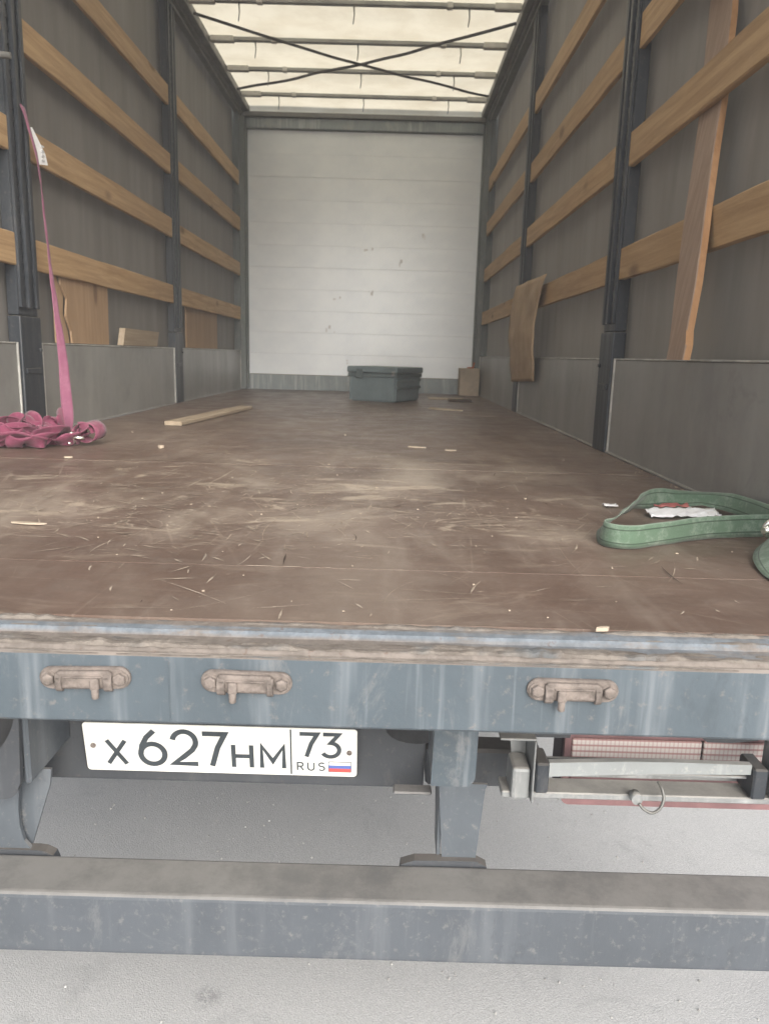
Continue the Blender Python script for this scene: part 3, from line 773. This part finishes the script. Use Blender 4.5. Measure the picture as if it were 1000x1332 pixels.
for ch, x0, z0, w_, h, t in (('X', .041, .0165, .038, .054, .0085), ('6', .104, .017, .050, .078, .0105), ('2', .166, .017, .049, .078, .0105), ('7', .226, .017, .045, .078, .0105),
                             ('H', .281, .016, .040, .052, .0085), ('M', .335, .016, .048, .052, .0085), ('7', .411, .045, .035, .055, .0085), ('3', .454, .045, .035, .055, .0085),
                             ('R', .405, .013, .013, .0185, .0028), ('U', .425, .013, .014, .0185, .0028), ('S', .446, .013, .013, .0185, .0028)):
    glyph(ch, x0, z0, w_, h, t)
fx, fz = .4665, .0115
fg = frame('flag_outline', .0445, .0245, .0012, .0013, fx-.0012, fz-.0012, -.0009, .0006, 'ink', PL)
for k, mt in enumerate(('flag_red', 'flag_blue', 'white_print')):
    prism_xz('flag_stripe', [(fx, fz+k*.0073), (fx+.042, fz+k*.0073), (fx+.042, fz+(k+1)*.0073), (fx, fz+(k+1)*.0073)], -.0008, .0003, mt, PL)
for (x, z_) in ((.0165, .058), (.5055, .057)):
    bm = bmesh.new(); add_tube(bm, [(x, .002, z_), (x, -.003, z_), (x, -.0042, z_)], [.0052, .005, .003], 12); link('plate_screw', bm, 'rusty_fitting', PL)

# underrun bar and its legs
bu = box('underrun_bar', (-1.17, 1.12, -.643), (1.17, 1.222, -.5255), 'bumper_paint', T, .009, 3)
def leg(name, pts, y, d): return prism_xz(name, pts, y, d, 'bracket_paint', T)
# right leg: a channel narrowing downwards, with a small foot plate on the bar
l1 = leg('underrun_leg', [(.411, -.37), (.4985, -.37), (.4945, -.38), (.482, -.545), (.424, -.545)], 1.235, .006)
bm = bmesh.new(); add_prism(bm, [(1.241, -.37), (1.36, -.37), (1.30, -.5235), (1.2415, -.5235)], lambda a, b, t: (.413+t, a, b), .006); link('leg_web', bm, 'bracket_paint', l1)
prism_xz('foot_plate', [(.345, -.545), (.347, -.528), (.372, -.519), (.425, -.518), (.484, -.518), (.503, -.528), (.505, -.545)], 1.2235, .020, 'beam_paint', l1)
l2 = leg('underrun_leg', [(-.60, -.37), (-.288, -.37), (-.292, -.40), (-.332, -.5235), (-.60, -.5235)], 1.245, .006)
prism_xz('front_plate', [(-.60, -.38), (-.338, -.38), (-.3445, -.44), (-.3445, -.475), (-.338, -.505), (-.325, -.523), (-.60, -.523)], 1.2285, .008, 'bracket_paint', l2)
prism_xz('foot_plate', [(-.60, -.545), (-.60, -.520), (-.315, -.520), (-.30, -.522), (-.285, -.530), (-.28, -.545)], 1.2235, .02, 'beam_paint', l2)
# left bracket with the round-cornered opening
arcp = arc(-.395, -.2, .085, .12, 0, -62, 10)
br = prism_xz('hitch_bracket', [(-.305, -.19), (-.312, -.36), (-.318, -.372)] + arc(-.345, -.365, .03, .026, -10, -85, 5) + [(-.40, -.391), (-.62, -.385), (-.62, -.34), (-.395, -.333)] + arcp[::-1] + [(-.31, -.19)], 1.18, .012, 'beam_paint', T)
box('bracket_flange', (-.312, 1.193, -.37), (-.300, 1.36, -.20), 'bracket_paint', br, .004)
box('opening_shade_box', (-.62, 1.24, -.36), (-.325, 1.33, -.14), 'rubber', T, .02, 3)  # dark box put behind the bracket opening for its shaded inside
# tab hanging from the sill, with its side flange and a dark cylinder standing for the shade in the round cut-out behind
tab = prism_xz('hanging_tab', [(.390, -.13), (.390, -.13), (.386, -.291), (.3885, -.2935)] + arc(.438, -.275, .0185, .0185, -90, 0, 6) + [(.4585, -.13)], 1.10, .008, 'sill_paint', T)
bm = bmesh.new(); add_prism(bm, [(1.109, -.13), (1.22, -.13), (1.20, -.29), (1.109, -.293)], lambda a, b, t: (.387+t-.01*(b+.29), a, b), .006); link('tab_flange', bm, 'bracket_paint', tab)
bm = bmesh.new(); add_tube(bm, [(.368, 1.30, -.17), (.368, 1.30, -.30)], .055, 20); link('cutout_shade_cylinder', bm, 'rubber', T)
box('tab_shelf', (.330, 1.27, -.418), (.402, 1.30, -.412), 'bracket_paint', T, .003)

# galvanised folding step: ends, channel, tread strip, hook
stp = thing('folding_step', None, None); stp.parent = T
bm = bmesh.new()
add_box(bm, (.505, 1.17, -.2485), (.566, 1.24, -.2445), .001); add_box(bm, (.5625, 1.166, -.362), (.5655, 1.24, -.249), .001)
link('end_bracket', bm, 'galvanised', stp)
prism_xz('end_gusset', [(.520, -.250), (.5615, -.250), (.5615, -.315), (.538, -.315), (.534, -.285)], 1.235, .004, 'galvanised', stp)
box('end_block', (.529, 1.175, -.362), (.5605, 1.234, -.302), 'galvanised', stp, .006, 2)
box('end_block', (.977, 1.175, -.36), (1.05, 1.234, -.262), 'galvanised', stp, .006, 2)
steel('worn_aluminium', (.31, .33, .33), (.50, .51, .51), (.5, .49, .46), .5, 9, .6, .15)
prism_xz('tread_strip', [(.5935, -.3215), (.700, -.3150), (.760, -.3115), (.938, -.3075), (.938, -.2895), (.800, -.2880), (.720, -.2895), (.5935, -.2955)], 1.185, .012, 'worn_aluminium', stp)
bm = bmesh.new()
add_box(bm, (.5935, 1.235, -.350), (.98, 1.240, -.313), .001); add_box(bm, (.515, 1.185, -.3635), (1.06, 1.234, -.3515), .002); add_box(bm, (.5935, 1.20, -.3245), (.94, 1.234, -.3195), .001)
link('step_channel', bm, 'galvanised', stp)
for x0, x1, z0 in ((.5695, .5925, -.349), (.939, .964, -.3495)): box('arm_end', (x0, 1.176, z0), (x1, 1.234, -.293), 'post_paint', stp, .003)
prism_xz('rear_gusset', [(.568, -.19), (.66, -.19), (.645, -.288), (.568, -.288)], 1.26, .006, 'beam_paint', stp)
prism_xz('rear_gusset', [(.845, -.25), (.975, -.25), (.975, -.275), (.93, -.281), (.885, -.281)], 1.245, .006, 'beam_paint', stp)
tube('hook', crom([(.779, 1.18, -.322), (.783, 1.170, -.329), (.785, 1.163, -.343), (.779, 1.158, -.358), (.766, 1.157, -.367), (.752, 1.160, -.362), (.745, 1.165, -.355)], 6), .0026, 'rail_steel', stp)
bm = bmesh.new(); add_tube(bm, [(.742, 1.184, -.349), (.742, 1.166, -.349)], .0095, 12); link('hook_washer', bm, 'galvanised', stp)
# tail lamp behind it
tl = thing('tail_lamp', None, None); tl.parent = T
bm = bmesh.new(); add_box(bm, (.648, 1.315, -.447), (1.17, 1.40, -.296), .012, 3); link('housing', bm, 'lamp_dark', tl)
frame('lens_frame', .522, .151, .012, .016, .648, -.447, 1.302, .012, 'lamp_red', tl)
box('lens', (.663, 1.306, -.378), (.905, 1.314, -.3135), 'lens_ribbed', tl, .002)
box('lens', (.909, 1.306, -.378), (1.16, 1.314, -.3135), 'lens_ribbed', tl, .002)
box('lens', (.663, 1.306, -.432), (1.16, 1.314, -.381), 'lamp_red', tl, .002)

# ------------------------------------------------------------------ loose things
# pink strap
PS = thing('pink_lashing_strap', 'faded pink lashing strap hanging by the left post into a crumpled heap on the floor', 'strap')
ribbon('hanging_webbing', [(-1.185, 3.27, 1.31), (-1.165, 3.26, 1.25), (-1.135, 3.27, 1.09), (-1.12, 3.27, .84), (-1.095, 3.25, .60), (-1.054, 3.20, .38), (-1.035, 3.17, .22), (-1.024, 3.15, .10), (-1.02, 3.12, .04)],
       [(.1, 1, 0), (.1, 1, 0), (.03, 1, 0), (.10, 1, 0), (.35, 1, 0), (.7, .9, 0), (1, .6, 0), (1, .35, 0), (1, .2, 0)], [.030, .022, .014, .014, .024, .036, .042, .046, .046], 'pink_strap', PS, n=8, crumple=.004, seed=2)
bm = bmesh.new()
def fold(bm, c, rx, ry, h, ang, turns, seed, wd=.06):
    q = random.Random(seed); P, A = [], []; n = int(9*turns)
    for k in range(n+1):
        a = 2*math.pi*turns*k/n+seed; rr = 1+.45*noise.noise(Vector((k*.7, seed, 0)))
        p = Vector((math.cos(a)*rx*rr, math.sin(a)*ry*rr, 0)); p.rotate(Euler((0, 0, ang)))
        P.append(Vector(c)+p+Vector((0, 0, h*(.55+.55*math.sin(a*1.7+seed*2)+.35*noise.noise(Vector((k*.9, 2, seed)))))))
        A.append(Vector((q.uniform(-.5, .5)+math.cos(a)*.7, q.uniform(-.5, .5)+math.sin(a)*.7, .75+q.uniform(-.5, .35))))
    add_ribbon(bm, P, A, wd, n=5, cross=5, crumple=.014, seed=seed, zmin=.004)
for i, (x, y, rx, ry, h, ang, tr_) in enumerate(((-1.10, 2.90, .10, .05, .045, .3, 1.3), (-1.01, 2.90, .09, .05, .05, -.4, 1.2), (-1.19, 2.88, .08, .06, .045, .9, 1.3), (-1.05, 2.84, .12, .035, .03, .1, 1.2), (-.95, 2.93, .08, .045, .04, .5, 1.1),
      (-1.14, 2.96, .10, .04, .07, 0, 1.0), (-1.03, 2.97, .07, .045, .075, .8, 1.1), (-1.24, 2.90, .08, .05, .05, 0, 1.1), (-1.16, 2.83, .10, .03, .02, -.2, 1.0), (-1.09, 2.92, .05, .05, .08, 1.2, 1.2))):
    fold(bm, (max(x, -1.13), y, .02), rx*.82, ry*1.1, h*.95, ang, tr_, i*1.37+.4, .068)
# the small roll at the right end of the heap
P, A = [], []
for k in range(15):
    a = 2*math.pi*k/9; r = .022+.0017*k; P.append((-.868+r*1.15*math.cos(a), 2.985, .050+r*math.sin(a))); A.append((.25, 1, .1))
add_ribbon(bm, P, A, .07, n=5, crumple=.006, seed=9, zmin=.004)
heap = link('crumpled_webbing', bm, 'pink_webbing', PS)
bm = bmesh.new(); cx, cy, cz = -.915, 2.925, .034
add_box(bm, (cx-.012, cy-.010, cz-.022), (cx-.008, cy+.03, cz+.024), .002); add_box(bm, (cx+.006, cy-.010, cz-.020), (cx+.010, cy+.03, cz+.020), .002)
add_tube(bm, [(cx-.02, cy-.012, cz+.004), (cx+.05, cy-.018, cz+.002)], .006, 10); add_tube(bm, [(cx-.014, cy-.014, cz+.02), (cx+.012, cy-.014, cz+.018)], .005, 8); add_tube(bm, [(cx-.016, cy-.014, cz-.014), (cx+.0, cy-.02, cz-.022)], .005, 8)
link('ratchet_buckle', bm, 'silver', PS)
bm = bmesh.new(); add_prism(bm, [(3.285, 1.235), (3.30, 1.24), (3.38, 1.16), (3.395, 1.118), (3.335, 1.108)], lambda a, b, t: (-1.165+t+.15*(a-3.3), a, b), .0015); lab = link('paper_tag', bm, 'bright_paper', PS)
bm = bmesh.new()
for k in range(4): z0 = 1.125+k*.018; add_box(bm, (-1.1520, 3.345, z0), (-1.1500, 3.37, z0+.007), 0)
link('tag_print', bm, 'smudge_grey', lab)

# green strap lying on its edge at the right
GS = thing('green_lashing_strap', 'green lashing strap looped on its edge near the right end of the sill', 'strap')
V3 = [(1.36, 1.70, .03), (1.22, 1.675, .0285), (1.10, 1.655, .0275), (1.00, 1.625, .027), (.90, 1.568, .026), (.82, 1.522, .0255), (.775, 1.524, .026), (.757, 1.560, .026), (.782, 1.625, .027), (.825, 1.70, .029), (.880, 1.79, .034), (.935, 1.875, .037), (1.00, 1.935, .036), (1.07, 1.955, .033), (1.125, 1.965, .030), (1.165, 1.94, .032), (1.185, 1.88, .034), (1.192, 1.80, .035), (1.196, 1.70, .035)]
AA = [(0, .15, 1), (0, .15, 1), (0, .15, 1), (0, .1, 1), (0, .1, 1), (0, .1, 1), (.1, .1, 1), (.15, 0, 1), (.5, -.35, .8), (.6, -.5, .7), (.45, -.5, .8), (.2, -.35, .9), (0, .2, 1), (0, .6, .8), (.1, .8, .55), (.4, .5, .75), (.45, .1, .9), (.4, 0, .9), (.3, 0, .9)]
ribbon('looped_webbing', V3, AA, .050, 'green_webbing', GS, n=8, zmin=.002, crumple=.007, seed=1)
ribbon('trailing_webbing', [(1.19, 1.60, .05), (1.115, 1.545, .036), (1.06, 1.47, .020), (1.025, 1.37, .010), (1.02, 1.28, .006), (1.06, 1.20, .006), (1.15, 1.15, .006)],
       [(.3, 1, .5), (.6, -.4, .9), (.9, -.3, .6), (1, 0, .25), (1, .2, .1), (.7, .7, .05), (.2, 1, .05)], .050, 'green_webbing', GS, n=8, zmin=.002, crumple=.003, seed=4)
bm = bmesh.new(); add_tube(bm, crom([(1.10, 1.548, .030), (1.085, 1.54, .045), (1.092, 1.535, .062), (1.112, 1.54, .066), (1.125, 1.55, .05), (1.118, 1.553, .032), (1.10, 1.548, .028)], 5), .0055, 8)
add_tube(bm, [(1.08, 1.53, .045), (1.16, 1.56, .05)], .007, 8); link('hook_buckle', bm, 'silver', GS)

# crumpled packaging under the strap
PP = thing('torn_packaging', 'torn white and red plastic wrapper lying inside the loop of the green strap', 'wrapper')
bm = bmesh.new(); q = random.Random(3)
def sheet(bm, f, nx, ny):
    V = [[bm.verts.new(f(i/nx, j/ny)) for i in range(nx+1)] for j in range(ny+1)]
    for j in range(ny):
        for i in range(nx): bm.faces.new((V[j][i], V[j][i+1], V[j+1][i+1], V[j+1][i])).smooth = True
def wf(u, v):
    x = .955+.185*u; y = 1.83+.055*v+.03*u+.010*noise.noise(Vector((u*9, v*3, 0)))
    return (x, y, .006+.012*abs(noise.noise(Vector((u*7, v*4, 2))))+.010*v)
sheet(bm, wf, 24, 8); a_ = link('white_film', bm, 'bright_paper', PP); m_ = a_.modifiers.new('s', 'SOLIDIFY'); m_.thickness = .0012
bm = bmesh.new(); sheet(bm, lambda u, v: tuple(Vector(wf(.15+.5*u, .80+.3*v))+Vector((0, .012, .004))), 16, 4); a_ = link('red_film', bm, 'red_print', PP); m_ = a_.modifiers.new('s', 'SOLIDIFY'); m_.thickness = .001
bm = bmesh.new(); sheet(bm, lambda u, v: (.875+.035*u, 1.955+.03*v, .008+.01*noise.noise(Vector((u*5, v*5, 1)))), 5, 4); a_ = link('white_film', bm, 'bright_paper', PP); m_ = a_.modifiers.new('s', 'SOLIDIFY'); m_.thickness = .0012

# plastic crate at the front wall
CR_ = thing('plastic_crate', 'dark grey-green plastic storage box with lid standing before the white wall', 'storage box')
cw, cd, ch_ = .44, .52, .285
bm = bmesh.new(); vb = []
for (z_, k) in ((0, .94), (.215, .985)):
    vb.append([bm.verts.new((cx*k, cy*k, z_)) for cx, cy in ((-cw/2, -cd/2), (cw/2, -cd/2), (cw/2, cd/2), (-cw/2, cd/2))])
for k in range(4): bm.faces.new((vb[0][k], vb[0][(k+1) % 4], vb[1][(k+1) % 4], vb[1][k]))
bm.faces.new(vb[0][::-1]); bm.faces.new(vb[1]); bmesh.ops.bevel(bm, geom=bm.edges[:], offset=.012, segments=2, affect='EDGES')
link('body', bm, 'crate_plastic', CR_)
box('rim', (-cw/2-.004, -cd/2-.004, .2), (cw/2+.004, cd/2+.004, .232), 'crate_dark', CR_, .006, 2)
box('lid', (-cw/2-.012, -cd/2-.012, .234), (cw/2+.012, cd/2+.012, ch_), 'crate_plastic', CR_, .012, 2)
box('side_rail', (cw/2-.012, -cd/2+.02, .105), (cw/2+.008, cd/2-.02, .128), 'crate_dark', CR_, .004)
box('side_rail', (cw/2-.006, -cd/2+.02, .17), (cw/2+.010, cd/2-.02, .185), 'crate_plastic', CR_, .004)
for x in (-cw/2+.012, cw/2-.03): box('corner_rib', (x, -cd/2-.006, .01), (x+.018, -cd/2+.012, .2), 'crate_plastic', CR_, .004)
box('latch', (-.14, -cd/2-.024, .19), (-.08, -cd/2-.013, .262), 'crate_dark', CR_, .004); box('latch', (cw/2-.035, -cd/2-.024, .215), (cw/2-.008, -cd/2-.013, .25), 'galvanised', CR_, .004)
bm = bmesh.new(); add_tube(bm, crom([(-cw/2-.0, -.08, .17), (-cw/2-.035, -.08, .16), (-cw/2-.04, -.08, .12), (-cw/2-.035, .08, .12), (-cw/2-.035, .08, .16), (-cw/2, .08, .17)], 4), .009, 8); link('handle', bm, 'crate_dark', CR_)
th = R(25); cc = Vector((.355, 6.27, 0)) - Vector((cw/2*.95*math.cos(th), -cw/2*.95*math.sin(th)*1, 0)) + Vector((cd/2*.95*math.sin(th), cd/2*.95*math.cos(th), 0))
CR_.location = cc; CR_.rotation_euler = (0, 0, -th)

# small chipboard box in the far right corner with a stick on it
CB = box('cardboard_box', (1.005, 7.70, .0025), (1.20, 7.90, .272), 'debris_pale', None, .004)
tag(CB, 'pale brown box standing in the far right corner of the load floor', 'box')
ST = tube('red_stick', [(1.08, 7.76, .277), (1.14, 7.79, .279), (1.15, 7.80, .33)], .008, 'stick_orange'); tag(ST, 'small reddish stick lying on top of the pale box in the corner', 'stick')

# lath on the floor
LT = rough_box('wooden_lath', (-.045, -.64, .0), (.045, .64, .020), 1, .08, .0015, 'pale_wood', None, seed=4)
LT.location = (-.716, 4.47, .003); LT.rotation_euler = (0, 0, -math.atan2(.13, 1.28)); tag(LT, 'short pale wooden lath lying on the floor left of centre', 'lath')

# sheet of bent card over the lowest slat on the right
def cardf(u, v):
    # v 0 at the top fold, 1 at the bottom; u 0 at the near edge, 1 at the far edge
    ny0 = 4.56+.25*v**.8+.05*math.sin(v*5) ; ny1 = 5.62+.02*math.sin(v*6)
    y = ny0+(ny1-ny0)*u; ztop = .862+.02*u; zbot = .245-.03*u
    z_ = ztop+(zbot-ztop)*v
    x = 1.188-.035*math.sin(v*3.0)*(.6+.4*u)-.014*noise.noise(Vector((u*3, v*5, 4)))+.016*max(0, v-.55)
    return (x, y, z_)
bm = bmesh.new(); sheet(bm, cardf, 18, 26)
CD = link('brown_card_sheet', bm, 'cardboard'); m_ = CD.modifiers.new('s', 'SOLIDIFY'); m_.thickness = .006; m_.offset = 0
tag(CD, 'curled brown card sheet draped over the lowest slat of the right wall', 'card sheet')

# leaning plank on the right
def plank():
    bm = bmesh.new(); P = []
    y_top0, y_top1 = 2.29, 2.44; 
    rows = [(2.190, 2.316, .388, 1.125), (2.194, 2.325, .43, 1.131), (2.214, 2.338, .47, 1.137), (2.239, 2.391, .60, 1.157), (2.275, 2.430, .71, 1.174), (2.312, 2.469, .82, 1.191), (2.367, 2.520, 1.0, 1.219), (2.403, 2.563, 1.13, 1.239), (2.448, 2.615, 1.25, 1.257), (2.507, 2.68, 1.4, 1.280), (2.58, 2.734, 1.6, 1.30)]
    q = random.Random(4); rings = []
    for (a, b, z_, x) in rows:
        j = q.uniform(-.003, .003)
        rings.append([bm.verts.new(p) for p in ((x, a+.002+j, z_), (x, b-.002, z_), (x+.003, b, z_), (x+.021, b, z_), (x+.021, a+j, z_), (x+.003, a+j, z_))])
    for i in range(len(rings)-1):
        for k in range(6): bm.faces.new((rings[i][k], rings[i][(k+1) % 6], rings[i+1][(k+1) % 6], rings[i+1][k]))
    bm.faces.new(rings[0]); bm.faces.new(rings[-1][::-1])
    for f in bm.faces:
        f.normal_update()
        if abs(f.normal.x) < .5: f.material_index = 1
    return link('leaning_plank', bm, ['plank_wood', 'plank_edge_wood'])
PK = plank(); tag(PK, 'worn plank stood upright behind the second slat and before the lowest slat, right wall', 'plank')

# offcuts on the left drop side
bm = bmesh.new(); q = random.Random(5)
P = [(3.76, .395), (4.245, .395), (4.26, .755), (3.64, .755), (3.66, .66), (3.72, .60), (3.70, .52), (3.75, .45)]
add_prism(bm, P, lambda a, b, t: (-1.2445+t, a, b), .010)
OC = link('plywood_offcut', bm, 'plywood'); tag(OC, 'large plywood offcut with split edge behind the lowest left slat', 'plywood piece')
bm = bmesh.new(); add_prism(bm, [(3.60, .395), (3.745, .395), (3.73, .45), (3.685, .53), (3.70, .61), (3.64, .68), (3.60, .755)], lambda a, b, t: (-1.252+t, a, b), .008)
OC = link('splintered_strip', bm, 'plywood'); tag(OC, 'narrow splintered wood strip left of the large plywood offcut', 'wood strip')
bm = bmesh.new(); add_prism(bm, [(4.41, .394), (5.05, .394), (5.06, .485), (4.42, .49)], lambda a, b, t: (-1.247+t+(.012 if b > .45 else 0), a, b), .034)
OC = link('wood_block', bm, 'pale_wood'); tag(OC, 'low wood block standing on the left drop side beside the plywood offcut', 'wood block')
OC = box('plywood_offcut', (-1.262, 5.93, .394), (-1.250, 6.98, .71), 'plywood', None, .002); tag(OC, 'dark plywood piece in the far left bay beyond the second post', 'plywood piece')

# litter on the floor
CS = thing('wood_shaving', 'curved pale shaving on the floor in front of the crate', 'shaving')
ribbon('strip', [(.60, 5.62, .006), (.66, 5.52, .008), (.74, 5.46, .008), (.83, 5.44, .006)], [(0, 1, .2)]*4, .035, 'debris_pale', CS, n=5, thick=.004)
FS = box('flat_card_piece', (.66, 6.86, .002), (.98, 7.12, .012), 'debris_pale', None, .003); tag(FS, 'flat pale card piece on the floor between crate and corner box', 'card piece')
FS = box('dark_offcut', (.82, 6.60, .002), (1.02, 6.75, .02), 'debris_dark', None, .004); tag(FS, 'small dark scrap on the floor right of the crate', 'scrap')
def chip(x, y, a, b, rot, mat, label, h=.005, grp=None):
    bm = bmesh.new(); q = random.Random(int(x*999+y*77)); n = 7
    P = [(a*math.cos(2*math.pi*k/n)*q.uniform(.6, 1.1), b*math.sin(2*math.pi*k/n)*q.uniform(.6, 1.1)) for k in range(n)]
    add_prism(bm, P, lambda u, v, t: (u, v, t), h); o = link('floor_scrap', bm, mat); o.location = (x, y, .002); o.rotation_euler = (0, 0, rot); tag(o, label, 'scrap', grp)
chip(-.80, 2.60, .018, .010, .4, 'debris_pale', 'small pale scrap on the floor below the pink heap')
chip(-.575, 2.93, .010, .012, .2, 'debris_pale', 'tiny white scrap on the floor right of the pink heap', .012)
chip(.56, 3.10, .03, .012, .1, 'debris_pale', 'grey-white scrap on the floor right of centre, nearer the right post')
chip(.42, 3.18, .045, .012, -.3, 'debris_pale', 'thin light scrap left of the grey-white scrap on the right')
chip(-.46, 1.592, .05, .008, -.1, 'debris_pale', 'long splinter torn from the floor near the left edge', .003)
chip(.615, 1.028, .012, .004, .2, 'debris_pale', 'twig lying in the sill groove above the right lashing fitting', .006)
bm = bmesh.new(); q = random.Random(12)
for k in range(80):
    x = q.gauss(.1, .5); y = 1.06+abs(q.gauss(0, 1.4)); s_ = q.uniform(.0004, .0013)*(1+.3*y)
    if abs(x) > 1.2 or y > 7.8: continue
    add_box(bm, (x-s_, y-s_, .0012), (x+s_*q.uniform(.5, 2), y+s_*q.uniform(.5, 1.6), .0015+s_*.8), 0)
for k in range(160):
    x = W-.02-abs(q.gauss(0, .02)); y = q.uniform(1.2, 7.6); s_ = q.uniform(.0008, .0022)
    add_box(bm, (x-s_, y-s_, .0015), (x+s_, y+s_*2, .002+s_), 0)
tag(link('floor_grit', bm, 'debris_pale'), 'scattered pale crumbs and grit on the load floor', None, None, 'stuff')
bm = bmesh.new(); q = random.Random(2)
for k in range(700):
    x = q.uniform(-1.2, 1.3); y = q.uniform(.9, 3.2); s_ = q.uniform(.0012, .0035)
    r = bmesh.ops.create_icosphere(bm, subdivisions=1, radius=s_, matrix=Matrix.Translation((x, y, G+s_*.5)))
plain('gravel_stone', (.36, .355, .34), .85, 0, .4, 5)
tag(link('loose_gravel', bm, 'gravel_stone'), 'loose grit on the asphalt', None, None, 'stuff')

# thin volume added to lift the blacks like the veil of a smeared lens
bm = bmesh.new(); add_box(bm, (-9, -7, G-1), (9, 13, 3.3), 0)
hz = NT('lens_veil'); pv = hz.n('VolumePrincipled'); pv.inputs['Density'].default_value = HAZE; pv.inputs['Color'].default_value = (.93, .95, 1, 1)
hz.l(pv.outputs[0], hz.out.inputs['Volume']); M['lens_veil'] = hz.m
tag(link('lens_veil_haze', bm, 'lens_veil'), kind='stuff')
